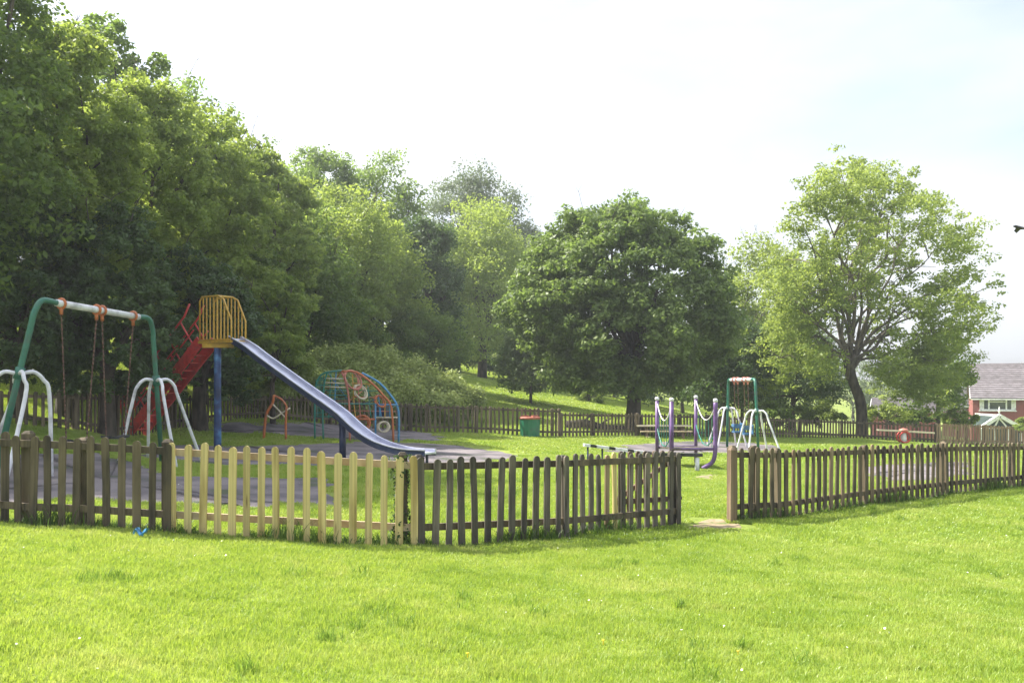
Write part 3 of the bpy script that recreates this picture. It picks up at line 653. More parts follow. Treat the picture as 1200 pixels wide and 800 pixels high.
# brambles on the bank
def brambles():
    r = np.random.default_rng(77); V = []; Q = []; off = 0
    for px, yt, yb, hw, d in [(345,418,480,45,33),(385,406,478,45,35),(430,404,478,50,36.5),(478,418,482,45,37.5),(520,438,484,34,38.5),(545,455,484,22,39),(300,440,490,40,31),(455,432,490,50,35),(500,458,492,45,36),(400,440,490,50,33.5)]:
        n = 7000; rx = hw/F*d; rz = (yb-yt)/F*d*.5; c = np.array(tuple(P(px, (yt+yb)/2, d)))
        k = 60; dd = r.normal(size=(k, 3)); dd /= np.linalg.norm(dd, axis=1, keepdims=True); cl = c+dd*np.array([rx, rx*.8, rz])*r.uniform(.6, .95, (k, 1))
        i = r.integers(0, k, n); ld = r.normal(size=(n, 3)); ld /= np.linalg.norm(ld, axis=1, keepdims=True)
        p = cl[i]+ld*r.random((n, 1))**.4*r.uniform(.3, .55, n)[:, None]
        v, q = leaf_quads(p, ld*.5+np.array([0, 0, .8])+r.normal(size=(n, 3))*.5, .13, r); V.append(v); Q.append(q+off); off += len(v)
    me = raw_mesh('brambles', np.concatenate(V), [np.concatenate(Q)], M['leaf_pale']); o = bpy.data.objects.new('brambles', me); C.objects.link(o)
    tag(o, 'pale green bramble thicket on the bank behind the climbing frame', kind='stuff')
brambles()
# broad shady tree in the middle
def skygap(p):
    # foliage thins out right of centre
    u = p[:, 0]/p[:, 1]*F+600; vv = HOR-(p[:, 2]-EYE)/p[:, 1]*F; r = np.random.default_rng(4)
    g = ((u-800)/48)**2+((vv-320)/52)**2 < 1
    return ~(g & (r.random(len(p)) < .42))
tree(733,246,474,124,41,'leaf_maple','broad dark green round tree in the middle with a stout trunk', nleaf=140000, ls=.2, ncl=210, seed=61, name='broad_tree', trunk=.36, depth=.85, basepx=742, sep=True, nmax=18, low=-.85, inner=.12, cl=(.15, .23), sub=14, sr_=(.26, .5), lobe=.12, flat=1.0, mask=skygap)
tree(622,375,470,34,50,'leaf_maple','leafy lower tree at the left edge of the broad tree', nleaf=16000, ls=.18, ncl=45, seed=62, group='trees behind the far fence', trunk=.09)
tree(850,372,490,58,50,'leaf_dark','dark tree between the broad tree and the airy tree', nleaf=26000, ls=.19, ncl=45, seed=63, group='trees behind the far fence', trunk=.2)
tree(888,284,488,52,58,'leaf_lime','lime green tree behind the far swings', nleaf=24000, ls=.2, ncl=42, seed=64, group='trees behind the far fence', trunk=.2)
tree(930,385,495,60,54,'leaf_dark','dark low tree behind the far fence, left of the airy trunk', nleaf=20000, ls=.18, ncl=36, seed=65, group='trees behind the far fence', trunk=.2)
for i, (px, yt, yb, hw, d, mt, lb) in enumerate([(720,405,472,60,72,'leaf_dark','dark hedge tree across the field behind the broad trunk'),(800,410,480,60,66,'leaf_dark','dark hedge tree behind the purple posts'),(870,420,492,55,62,'leaf_dark','dark hedge tree behind the far swings'),
        (650,400,462,45,76,'leaf_dark','dark hedge tree at the far left end of the field hedge')]):
    tree(px, yt, yb, hw, d, mt, lb, nleaf=14000, ls=.2, ncl=34, seed=70+i, group='hedge trees across the field', trunk=.15)
# airy tree on the right
def airy():
    d = 46.0; bx = X(1010, d); g = gz(bx, d); root = empty('airy_tree', (bx, d, g), 'tall airy light green tree with many bare upright limbs showing, right of the far swings', 'tree'); O = root.location
    r = random.Random(8); mat = M['bark_light']
    base = Vector((bx, d, g)); f1 = P(1000,448,d); f2 = P(993,420,d); fork = P(997,428,d)
    MB(O).tube(smooth_path([base-Vector((0,0,.4)), P(1009,475,d), f1, f2], 4), [.42,.34,.3,.28,.27,.27,.26,.25,.25,.24,.23,.22,.16], 12).build('trunk', M['bark'], root, True)
    ends = [(905,330),(925,300),(940,262),(960,235),(975,215),(985,200),(1000,205),(1015,212),(1035,218),(1060,232),(1085,255),(1100,285),(1125,320),(1140,350),(1130,385),(1110,420),(1060,440),(910,380),(905,420),(950,425),(1085,345),(1045,290),(970,300),(1010,280),(925,350)]
    cls = []
    for ex, ey in ends:
        dd = d+r.uniform(-4, 4); e = P(ex, ey, dd); v = e-fork; up = Vector((0, 0, 1))
        jt = lambda k: Vector((r.uniform(-k, k), r.uniform(-k, k), r.uniform(-k, k)*.6))
        sp = smooth_path([fork+Vector((r.uniform(-.2,.2), r.uniform(-.2,.2), r.uniform(-.8,1.6))), fork+v*.2+up*v.length*.07+jt(.25), fork+v*.36+up*v.length*.11+jt(.45), fork+v*.54+up*v.length*.09+jt(.5), fork+v*.75+up*v.length*.06+jt(.5), e], 4)
        q = len(sp); rr = .075+.035*r.random(); b = MB(O); b.tube(sp, [max(.018, rr*(1-.88*i/q)) for i in range(q)], 6)
        cls.append((e, 1.45)); cls.append((sp[int(q*.75)], 1.15))
        for _ in range(7):
            p = sp[int(r.uniform(.35, .98)*(q-1))]; t = p+Vector((r.uniform(-1,1)*1.7, r.uniform(-1,1)*1.7, r.uniform(-.2, 1.3)))
            b.tube(smooth_path([p, p.lerp(t, .5)+Vector((0,0,.15)), t], 3), [.032,.03,.026,.022,.02,.016,.01], 5); cls.append((t, .85))
        b.build('limb', mat, root, True)
    for _ in range(75):     # foliage fringe filling the crown outline
        a = r.uniform(0, 6.283); ex = 1027+math.cos(a)*128*r.uniform(.72, 1); ey = 335-math.sin(a)*(138 if math.sin(a) > 0 else 125)*r.uniform(.72, 1)
        if math.cos(a) > .6 and ey > 440: continue
        cls.append((P(ex, ey, d+r.uniform(-4, 4)), r.choice([.5, .8, 1.1, 1.6])))
    for _ in range(34): cls.append((P(r.uniform(895, 1120), r.uniform(395, 478), d+r.uniform(-3, 4)), r.uniform(.8, 1.2)))
    for _ in range(16): cls.append((P(r.uniform(1036, 1105), r.uniform(425, 470), d+r.uniform(-3, 3)), r.uniform(.7, 1.1)))
    for _ in range(30): cls.append((P(r.uniform(895, 980), r.uniform(290, 400), d+r.uniform(-3, 4)), r.uniform(.8, 1.2)))
    cls = [c for c in cls if not (968 < c[0].x/c[0].y*F+600 < 1034 and 385 < HOR-(c[0].z-EYE)/c[0].y*F < 482 and r.random() < (.95 if c[0].y < 47 else .6))]
    cls = [c for c in cls if not (1000 < c[0].x/c[0].y*F+600 < 1110 and 300 < HOR-(c[0].z-EYE)/c[0].y*F < 420 and r.random() < .15)]
    rn = np.random.default_rng(81); cen = np.array([tuple(c[0]) for c in cls]); cr = np.array([c[1] for c in cls]); sub = 7
    sd = rn.normal(size=(len(cen)*sub, 3)); sd /= np.linalg.norm(sd, axis=1, keepdims=True)
    sc_ = np.repeat(cen, sub, 0)+sd*np.repeat(cr, sub)[:, None]*rn.uniform(.3, 1, len(sd))[:, None]*.95; sr = np.repeat(cr, sub)*rn.uniform(.2, .42, len(sd))
    n = 84000; pr = sr**2/np.sum(sr**2); idx = rn.choice(len(sc_), n, p=pr); ld = rn.normal(size=(n, 3)); ld /= np.linalg.norm(ld, axis=1, keepdims=True)
    pos = sc_[idx]+ld*(rn.random(n)**.5*sr[idx])[:, None]*np.array([1.3, 1.3, .7])
    stuff_leaves('crown', pos, ld*.5+np.array([0, 0, .6])+rn.normal(size=(n, 3))*.6, .17, M['leaf_lime'], rn, root)
airy()
tree(1100,385,490,34,52,'leaf_mid','leafy tree in front of the brick gable right of the airy trunk', nleaf=12000, ls=.17, ncl=30, seed=90, group='trees behind the far fence', trunk=.16)
for i, (px, yt, yb, hw, d, mt, lb) in enumerate([(960,470,500,26,47,'leaf_lime','light shrub left of the airy trunk behind the fence'),(1040,474,500,28,50,'leaf_lime','yellow-green shrub right of the airy trunk'),(1075,478,500,20,50,'leaf_mid','green shrub below the leafy tree'),(1122,482,503,18,52,'leaf_lime','yellow-green garden shrub near the house corner'),
        (1205,488,510,14,60,'leaf_lime','shrub at the right edge beside the conservatory'),(905,470,505,25,47,'leaf_mid','green shrub behind the right spider legs of the far swings')]):
    tree(px, yt, yb, hw, d, mt, lb, nleaf=4500, ls=.14, ncl=16, seed=95+i, name='shrub', cat='shrub', group='garden shrubs behind the far fence', trunk=.05)
for i, (px, yt, yb, hw, d, lb) in enumerate([(1070,425,500,60,115,'distant tree left of the brick house, between the roofs'),(1000,420,495,60,120,'distant dark tree behind the airy trunk'),(1195,424,480,26,125,'distant tree top peeping above the house roof'),(1290,400,500,70,120,'distant tree beyond the right edge')]):
    tree(px, yt, yb, hw, d, 'leaf_grey', lb, nleaf=9000, ls=.3, ncl=26, seed=105+i, group='distant trees', trunk=.2)

# ------------------------------------------------------------------ houses
def house(px0, px1, yeave, yridge, d, dep, label, tiles=True, gableL=True, win=None, rot=-25):
    x0 = X(px0, d); x1 = X(px1, d); ze = P(0, yeave, d).z; zr = P(0, yridge, d).z; g = min(gz(x0, d), ze-4.8)
    root = empty('brick_house', (x0, d, g), label, 'house', 'brick houses beyond the far fence'); O = root.location; y1 = d+dep; ym = d+dep/2
    MB(O).add([(x0,d,g-.5),(x1,d,g-.5),(x1,d,ze),(x0,d,ze)], [(0,1,2,3)]).add([(x0,y1,g-.5),(x0,d,g-.5),(x0,d,ze),(x0,ym,zr),(x0,y1,ze)], [(0,1,2,3,4)]) \
        .add([(x1,d,g-.5),(x1,y1,g-.5),(x1,y1,ze),(x1,ym,zr),(x1,d,ze)], [(0,1,2,3,4)]).add([(x1,y1,g-.5),(x0,y1,g-.5),(x0,y1,ze),(x1,y1,ze)], [(0,1,2,3)]).build('wall', M['brick'], root)
    roof = MB(O); oh = .35
    roof.add([(x0-.2,d-oh,ze-.12),(x1+.2,d-oh,ze-.12),(x1+.2,ym,zr+.12),(x0-.2,ym,zr+.12),(x0-.2,d-oh,ze-.24),(x1+.2,d-oh,ze-.24),(x1+.2,ym,zr),(x0-.2,ym,zr)], [(0,1,2,3),(7,6,5,4),(0,4,5,1),(0,3,7,4),(1,5,6,2)])
    roof.add([(x1+.2,y1+oh,ze-.12),(x0-.2,y1+oh,ze-.12),(x0-.2,ym,zr+.12),(x1+.2,ym,zr+.12)], [(0,1,2,3)])
    ro = roof.build('roof', M['roof'], root)
    # tile courses: each course is a stepped strip
    n = 16; sl = Vector((0, ym-d+oh, zr-ze+.24)); 
    for i in range(n):
        a = Vector((x0-.2, d-oh-.02, ze-.08))+sl*(i/n); b = Vector((x0-.2, d-oh-.02, ze-.08))+sl*((i+1)/n); nn = Vector((0, -sl.z, sl.y)).normalized()
        mb = MB(O); k = x1-x0+.4; up = nn*.05
        mb.add([a+up, a+up+Vector((k,0,0)), b+Vector((k,0,0)), b, a, a+Vector((k,0,0))], [(0,1,2,3),(4,5,1,0)]); c = mb.build('tile_course', M['roof'], ro)
    MB(O).tube([(x0-.2,ym,zr+.14),(x1+.2,ym,zr+.14)], .12, 8).build('ridge', M['roof'], ro); root.rotation_euler.z = R(rot)
    MB(O).beam((x0-.2,d-oh-.06,ze-.2),(x1+.2,d-oh-.06,ze-.2),.1,.12).build('gutter', M['white_pvc'], root)
    MB(O).beam((x0-.24,d-oh,ze-.2),(x0-.24,ym,zr+.05),.05,.2).build('bargeboard', M['white_pvc'], root)
    for (a, b, c, e) in (win or []):
        xa, xb = X(a, d), X(b, d); zt, zb = P(0, c, d).z, P(0, e, d).z; wn = MB(O); t = .12
        def fr(mb, p, q, r_, s): mb.box(((p+q)/2, d-.05, (r_+s)/2), (abs(q-p), .12, abs(s-r_)))
        fr(wn, xa, xb, zt, zt-t); fr(wn, xa, xb, zb, zb+t); fr(wn, xa, xa+t, zb+t, zt-t); fr(wn, xb-t, xb, zb+t, zt-t)
        m1 = xa+(xb-xa)*.26; m2 = xa+(xb-xa)*.74; fr(wn, m1-t/2, m1+t/2, zb+t, zt-t); fr(wn, m2-t/2, m2+t/2, zb+t, zt-t)
        zz = zt-(zt-zb)*.36; fr(wn, m1+t/2, m2-t/2, zz-.05, zz+.05); w0 = wn.build('window', M['white_pvc'], root)
        for p, q, r_, s in ((xa+t,m1-t/2,zb+t,zt-t),(m2+t/2,xb-t,zb+t,zt-t),(m1+t/2,m2-t/2,zb+t,zz-.05),(m1+t/2,m2-t/2,zz+.05,zt-t)):
            MB(O).add([(p,d-.02,r_),(q,d-.02,r_),(q,d-.02,s),(p,d-.02,s)], [(0,1,2,3)]).build('pane', M['glass'], w0)
        for p, q in ((xa+t, xa+t+.25), (xb-t-.25, xb-t)): MB(O).add([(p,d-.03,zb+t),(q,d-.03,zb+t),(q,d-.03,zt-t),(p,d-.03,zt-t)], [(0,1,2,3)]).build('curtain', M['white_pvc'], w0)
        MB(O).box(((xa+xb)/2, d-.12, zb-.04), (xb-xa+.15, .2, .07)).build('sill', M['white_pvc'], w0)
    return root
house(1140, 1262, 465, 428, 83, 8.5, 'red brick house with a grey-brown roof and white window at the right edge', win=[(1147,1184,464.5,480.5),(1207,1235,464.5,480.5)])
house(1022, 1089, 480, 469, 96, 7, 'partly hidden brick house with white gutter behind the airy tree', win=[(1032,1042,482,489)])
house(1106, 1134, 474, 456, 112, 7, 'small distant brick house left of the near brick house')
def conservatory():
    d = 75.0; a = P(1150,501,d); b = P(1196,501,d); ap = P(1171,487,d+1.2); g = gz(X(1172, d), d)
    root = empty('conservatory', (X(1172, d), d, g), 'white framed conservatory roof in front of the brick house', 'conservatory'); O = root.location; back = d+3.8
    ap = P(1171,487,d); lo_ = [a, a.lerp(b, .33), a.lerp(b, .67), b]
    for e in (a, b): MB(O).beam(e, ap, .3, .3, (0,1,0)).build('rake_bar', M['white_pvc'], root)
    for e in lo_[1:3]: MB(O).beam(e+Vector((0,.03,0)), ap+Vector((0,.03,-.2)), .1, .1, (0,1,0)).build('glazing_bar', M['white_pvc'], root)
    for p, q in zip(lo_, lo_[1:]):
        MB(O).add([p+Vector((0,.1,0)), q+Vector((0,.1,0)), ap+Vector((0,.1,0))], [(0,1,2)]).build('pane', M['poly'], root); MB(O).beam(p, q, .14, .16).build('eaves_beam', M['white_pvc'], root)
        lo = Vector((p.x, p.y+.08, g)); lq = Vector((q.x, q.y+.08, g)); MB(O).add([lo, lq, q+Vector((0,.08,0)), p+Vector((0,.08,0))], [(0,1,2,3)]).build('pane', M['glass'], root)
    for p in lo_: MB(O).beam((p.x, p.y, g), p-Vector((0,0,.1)), .14, .14, (0,1,0)).build('frame_post', M['white_pvc'], root)
    bk = Vector((ap.x, back, ap.z)); MB(O).beam(ap, bk, .16, .2).build('ridge', M['white_pvc'], root)
    for e in (a, b):
        eb = Vector((e.x, back, e.z)); MB(O).add([e, ap, bk, eb], [(0,1,2,3)]).build('roof_pane', M['poly'], root)
    MB(O).lathe(ap+Vector((0,0,.05)), [(.08,0),(.05,.2),(.1,.35),(.02,.75)], 8).build('finial', M['white_pvc'], root)
conservatory()

# ------------------------------------------------------------------ play equipment
def chain(mb, a, b, r=.011):
    a = Vector(a); b = Vector(b); n = int((b-a).length/.035); ps = [a.lerp(b, i/n) for i in range(n+1)]
    mb.tube(ps, [r*(1.5 if i % 2 else .55) for i in range(n+1)], 5)
def swing(At, Ab, Bt, Bb, label, seats, cradle=False, brk='orange_paint'):
    At, Ab, Bt, Bb = map(Vector, (At, Ab, Bt, Bb)); Ab.z = gz(Ab.x, Ab.y); Bb.z = gz(Bb.x, Bb.y)
    root = empty('swing_set', (Ab+Bb)/2, label, 'swings', 'swing sets with green posts and white legs'); O = root.location; d = (Bt-At).normalized()
    root_h = []
    for t, b, s in ((At, Ab, 1), (Bt, Bb, -1)):
        v = t-b; sh = b+v*.93; inn = t+d*s*.42
        pth = [b-Vector((0,0,.1)), b+v*.5]+smooth_path([b+v*.86, sh, t+d*s*.1, inn], 5)
        MB(O).tube(pth, .045, 10).build('post', M['green_paint'], root, True)
        cz = b+v*.58; cl = MB(O); cl.tube([cz-v.normalized()*.09, cz+v.normalized()*.09], .068, 10); cl.build('collar', M['green_paint'], root, True)
        for k in range(4):
            a = math.pi/4+k*math.pi/2+math.atan2(d.y, d.x)+.12
            dr = Vector((math.cos(a), math.sin(a), 0)); ft = b+dr*.78; ft.z = gz(ft.x, ft.y)-.05; h = cz.z
            p = smooth_path([cz+dr*.05, Vector((cz.x, cz.y, h+.02))+dr*.2, Vector((cz.x, cz.y, h-.10))+dr*.33, Vector((cz.x, cz.y, h-.34))+dr*.41, ft], 5)
            MB(O).tube(p, .03, 8).build('leg', M['white_paint'], root, True)
    a0 = At+d*.42; b0 = Bt-d*.42; MB(O).tube([a0-d*.02, b0+d*.02], .056, 12).build('crossbar', M['white_paint'], root, True)
    Lb = (b0-a0).length
    side = Vector((-d.y, d.x, 0))
    for i, c in enumerate(seats):
        cc = a0+d*Lb*c; hw = .27; ht = .24 if cradle else Lb*.205
        drop = Vector((0, 0, (Ab.z+Bb.z)/2+(.50 if not cradle else .62)))
        sw = bool(i)
        e0 = cc-d*ht; e1 = cc+d*ht
        s0 = Vector((cc.x, cc.y, drop.z))-d*(hw-.03)+side*.05; s1 = Vector((cc.x, cc.y, drop.z))+d*(hw-.03)+side*.05; s0.z = s1.z = drop.z
        for e, s in ((e0, s0), (e1, s1)):
            br = MB(O).ring(e, Vector((0,0,1)), side, .075, .022, 12, 6); br.tube([e-Vector((0,0,.05)), e-Vector((0,0,.17))], .03, 6); br.build('bracket', M[brk], root, True)
            mb = MB(O); chain(mb, e-Vector((0,0,.15)), s+Vector((0,0,.02 if not cradle else .26))); mb.build('chain', M['chain'], root)
        cs = (s0+s1)/2; rz = math.atan2(d.y, d.x)
        if not cradle:
            sb = MB(O); n = 8
            for k in range(n):
                x = -hw+2*hw*k/n; x2 = -hw+2*hw*(k+1)/n; z = .03*(2*k/n-1)**2; z2 = .03*(2*(k+1)/n-1)**2
                sb.beam(cs+d*x+Vector((0,0,z)), cs+d*x2+Vector((0,0,z2)), .17, .035)
            sb.build('seat', M['black'], root)
        else:
            q = MB(O); q.box(cs+Vector((0,0,.0)), (.38,.3,.05), rz); q.box(cs+Vector((0,0,.16))+side*.14, (.38,.04,.28), rz); q.box(cs+Vector((0,0,.22))-side*.14, (.38,.04,.09), rz)
            q.box(cs+Vector((0,0,.2))+d*.18, (.035,.28,.12), rz); q.box(cs+Vector((0,0,.2))-d*.18, (.035,.28,.12), rz); q.box(cs+Vector((0,0,.1))-side*.12, (.05,.05,.2), rz)
            q.build('cradle_seat', M['plastic_blue'], root)
    return root
swing(P(44,351,13.3), P(-8,558,13.0), P(178,374,16.1), P(190,543,16.5), 'near swing set with flat seats in front of the dark trees at the left', [.25,.73])
swing(P(853.5,445,31.5), P(852,524,31.8), P(885,444.5,28), P(889,534,27.8), 'far swing set with blue cradle seats between purple posts and right fence', [.25,.74], True, 'salmon_paint')

def slide():
    S = Vector((X(272,21), 21)); E = Vector((X(497,18), 18)); dv = (E-S); dn = dv.normalized(); D = Vector((dn.x, dn.y, 0)); Sd = Vector((-dn.y, dn.x, 0)) # Sd: away from camera
    if Sd.y < 0: Sd = -Sd
    root = empty('playground_slide', (S.x, S.y, gz(S.x, S.y)), 'tall metal slide with yellow cage, red ladder and blue posts', 'slide'); O = root.location
    def onp(px, py):
        u = (px-600)/F; t = (u*S.y-S.x)/(dv.x-u*dv.y); x = S.x+dv.x*t; y = S.y+dv.y*t; return Vector((x, y, EYE+(HOR-py)/F*y))
    prof = [onp(*p) for p in [(268,394),(285,404),(300,415.5),(330,437.5),(360,459),(383,475),(396,485),(412,500),(430,513),(450,521.5),(472,526.5),(498,528)]]
    sp = smooth_path(prof, 3); hw = .175; wt = .03; wh = .13
    def strip(prof2d, name, mat):
        mb = MB(O); n = len(prof2d); vs = []
        for i, p in enumerate(sp):
            t = (sp[min(i+1, len(sp)-1)]-sp[max(i-1, 0)]).normalized(); up = Sd.cross(t); up = up if up.z > 0 else -up
            for a, b in prof2d: vs.append(p+Sd*(a+hw)+up*b)
        fs = [(i*n+k, i*n+(k+1) % n, (i+1)*n+(k+1) % n, (i+1)*n+k) for i in range(len(sp)-1) for k in range(n)]
        fs += [tuple(range(n))[::-1], tuple((len(sp)-1)*n+k for k in range(n))]
        mb.add(vs, fs); return mb.build(name, mat, root)
    strip([(-hw,-.08),(hw,-.08),(hw,-.045),(-hw,-.045)], 'slide_bed', M['steel'])
    for s in (-1, 1):
        a, b = (s*hw, s*(hw+wt)); a, b = min(a, b), max(a, b)
        strip([(a,-.09),(b,-.09),(b,-.0),(a,-.0)], 'side_wall', M['navy_paint'] if s < 0 else M['steel'])  # blue near wall; shade put into the dark navy here and on the trim
        c = s*(hw+wt/2); strip([(c-.02,-.115),(c+.02,-.115),(c+.02,-.092),(c-.02,-.092)], 'side_trim', M['navy_paint'])
        strip([(c-.024,.001),(c+.024,.001),(c+.024,.022),(c-.024,.022)], 'top_lip', M['steel'])
    # platform and cage
    z0 = P(0,397.5,21).z; c0 = Vector((S.x, S.y, 0))-D*1.10; c0.z = z0; c1 = c0+D*1.15
    MB(O).box((c0+c1)/2+Sd*hw-Vector((0,0,.05)), (1.15,.55,.06), math.atan2(dn.y, dn.x)).build('platform', M['yellow_paint'], root)
    for off in (-.04, 2*hw+.04):
        b = c0+Sd*off; out_ = [(0,0),(0,.95),(.08,1.05),(.66,1.05),(.84,.97),(1.12,.45),(1.12,.05),(1.08,0)]
        fp_ = [b+D*x+Vector((0,0,z)) for x, z in out_]; pn = MB(O).tube(fp_+[fp_[0]], .022, 6).build('cage_panel', M['yellow_paint'], root, True)
        def topat(x): 
            for (xa, za), (xb, zb) in zip(out_[1:], out_[2:]):
                if xa <= x <= xb and xb > xa: return za+(zb-za)*(x-xa)/(xb-xa)
            return .5
        for k in range(1, 9): x = 1.12*k/9; MB(O).tube([b+D*x, b+D*x+Vector((0,0,topat(x)))], .018, 5).build('bar', M['yellow_paint'], pn)
    tb = c0+D*.66+Vector((0,0,1.05)); MB(O).tube([tb-Sd*.04, tb+Sd*(2*hw+.04)], .02, 6).build('top_bar', M['yellow_paint'], root)
    # main posts
    pb = P(247,534,21.1); pz = gz(pb.x, pb.y); pm = Vector((pb.x, pb.y, 0))+Sd*.2
    MB(O).tube([(pm.x,pm.y,pz-.1),(pm.x,pm.y,pz+.55),(pm.x,pm.y,pz+1.4),(pm.x,pm.y,z0-.1)], [.09,.088,.085,.085], 12).build('support_post', M['blue_paint'], root, True)
    MB(O).beam((pm.x-.35,pm.y,z0-.14),(pm.x+.4,pm.y-.1,z0-.14), .08,.1).build('bracket', M['yellow_paint'], root)
    q = onp(395,484); qz = gz(q.x, q.y); q2 = q+Sd*hw; MB(O).tube([(q2.x,q2.y,qz-.1),(q2.x,q2.y,q.z-.1)], .075, 10).build('support_post', M['navy_paint'], root, True)
    q = onp(488,528)+Sd*hw
    for s in (-1, 1): e = q+Sd*.18*s; MB(O).tube([(e.x,e.y,gz(e.x,e.y)-.05),(e.x,e.y,q.z-.1)], .03, 8).build('leg', M['navy_paint'], root, True)
    # ladder
    top = c0-Vector((0,0,.02)); ft = top-D*2.8; ft.z = gz(ft.x, ft.y)
    ldv = (top-ft); ld = ldv.normalized(); lup = Sd.cross(ld); lup = lup if lup.z > 0 else -lup
    for off in (-.04, 2*hw+.04):
        o_ = Sd*off; MB(O).beam(ft+o_, top+o_, .035, .29).build('stringer', M['red_paint'], root)
        Ht = .85; pts = [ft+o_+ld*.05, ft+o_+ld*.0+lup*.3, ft+o_+ld*.28+lup*Ht, top+o_+lup*Ht-ld*.05, top+o_+lup*.95+ld*.3]
        hr = MB(O).tube(pts, .026, 6).build('handrail', M['red_paint'], root, True)
        MB(O).tube([ft+o_+ld*.4+lup*.36, top+o_+lup*.36], .02, 6).build('mid_rail', M['red_paint'], hr)
        for k in range(6): p = ft+o_+ldv*((k+.6)/6); MB(O).tube([p, p+lup*Ht], .022, 6).build('baluster', M['red_paint'], hr)
    for k in range(12): p = ft+ldv*((k+.6)/12.3)+Sd*hw; MB(O).box(p+Vector((0,0,.0)), (.17,.5,.03), math.atan2(dn.y, dn.x)).build('tread', M['red_paint'], root)
slide()

def climbing_frame():
    d = 27.0; g = P(420,513,d); root = empty('jungle_gym', (X(420,d), d, gz(X(420,d), d)), 'multicoloured tubular climbing frame with hoops behind the slide', 'climbing frame'); O = root.location
    def T(pts, r, mat, name, dd=0, n=6, sm=3):
        ps = [P(p[0], p[1], d+dd+(p[2] if len(p) > 2 else 0)) for p in pts]
        if pts[-1][1] > 500: e = ps[-1]; e.z = gz(e.x, e.y)-.05
        if pts[0][1] > 500: e = ps[0]; e.z = gz(e.x, e.y)-.05
        return MB(O).tube(smooth_path(ps, sm) if len(ps) > 2 else ps, r, n).build(name, M[mat], root, True)
    for dd in (-.8, .8):
        T([(369,510),(369,462),(374,442),(384,436),(401,434)], .026, 'teal_paint', 'arch_tube', dd)
        T([(384,435),(380,450),(378,478),(379,512)], .026, 'teal_paint', 'upright', dd)
        T([(400,435),(405,447),(409,470),(410,513)], .032, 'salmon_paint', 'upright', dd)
        T([(400,435),(418,436),(436,449),(450,464),(459,478),(461,513)], .032, 'orange_paint', 'slope_rail', dd)
        T([(424,437),(444,448),(460,466),(467,482),(467,513)], .034, 'skyblue_paint', 'slope_rail', dd+.25)
        T([(370,473),(440,473)], .02, 'teal_paint', 'rail', dd); T([(370,488),(410,488)], .018, 'teal_paint', 'rail', dd)
        T([(440,474),(466,474)], .024, 'skyblue_paint', 'rail', dd); T([(440,489),(466,489)], .022, 'cream_paint', 'rail', dd)
        T([(440,473),(440,513)], .026, 'skyblue_paint', 'upright', dd); T([(409,491),(440,491)], .03, 'orange_paint', 'rail', dd)
    for y in (443, 448, 453): T([(380,y),(405,y+1)], .018, 'cream_paint', 'rung', -.8)
    for y in (457, 463): T([(378,y),(408,y)], .018, 'teal_paint', 'rung', .2)
    for px, py in ((374,442),(384,436),(401,434),(409,470),(418,437),(436,449),(450,464),(461,482),(369,473),(379,473),(440,474),(466,474),(460,489)):
        MB(O).tube([P(px,py,d-.8), P(px,py,d+.8)], .02, 6).build('cross_tube', M[random.choice(['teal_paint','orange_paint','skyblue_paint','salmon_paint'])], root, True)
    for px, py, r_, tl_, mt in ((414,445,.27,.5,'salmon_paint'),(423,459,.2,.45,'cream_paint'),(424,496,.25,0,'orange_paint'),(446,470,.16,.5,'orange_paint'),(450,500,.16,0,'cream_paint')):
        c = P(px, py, d-.85); MB(O).ring(c, Vector((1,0,-tl_)), Vector((0,.35,1)), r_, .028, 18, 6).build('hoop', M[mt], root, True)
        c2 = P(px-2, py, d+.7); MB(O).ring(c2, Vector((1,0,-tl_)), Vector((0,.35,1)), r_, .028, 18, 6).build('hoop', M[mt], root, True)
    for k, (px, y0) in enumerate(((388,434.5),(394,434),(413,438),(419,442),(431,452),(443,462),(455,474))):
        for dd in (-.8, .75): T([(px,y0),(px+(2 if k > 1 else -2),474),(px+(4 if k > 1 else -3),490)], .015, ('teal_paint','skyblue_paint','yellow_paint','salmon_paint')[k % 4], 'lattice_tube', dd, 5)
    for k, y in enumerate((441,449,457,465,481)):
        x1 = 404+(y-434)*1.15; T([(412,y),(min(x1+14, 464),y+1)], .014, ('salmon_paint','yellow_paint','teal_paint','orange_paint')[k % 4], 'lattice_rung', -.75, 5)
        T([(372,y+2),(408,y+2)], .014, 'teal_paint', 'lattice_rung', .75, 5)
    for k, (a_, b_) in enumerate((((384,436),(409,470)),((401,434),(380,462)),((418,438),(440,474)),((450,464),(424,474)),((409,470),(436,449)),((440,489),(466,474)))):
        MB(O).tube([P(a_[0],a_[1],d-.8), P(b_[0],b_[1],d+.8)], .014, 5).build('diagonal_tube', M[('skyblue_paint','orange_paint','teal_paint')[k % 3]], root, True)
    for px in (445,451,457): MB(O).tube([P(px,474,d-.8), P(px,489,d-.8)], .018, 6).build('bar', M['yellow_paint' if px == 451 else 'skyblue_paint'], root)
    MB(O).box(P(448,482,d), (.3,.8,.3)).build('panel', M['navy_paint'], root)
    # grey-green net on the left bay
    net = MB(O)
    for k in range(6): net.tube([P(370+k*1.8,440+ (5-k)*1.2,d-.8), P(370+k*1.8,488,d-.8)], .008, 4)
    for k in range(7): net.tube([P(369,445+k*6.5,d-.8), P(380,445+k*6.5,d-.8)], .008, 4)
    net.build('net', M['teal_paint'], root)
climbing_frame()
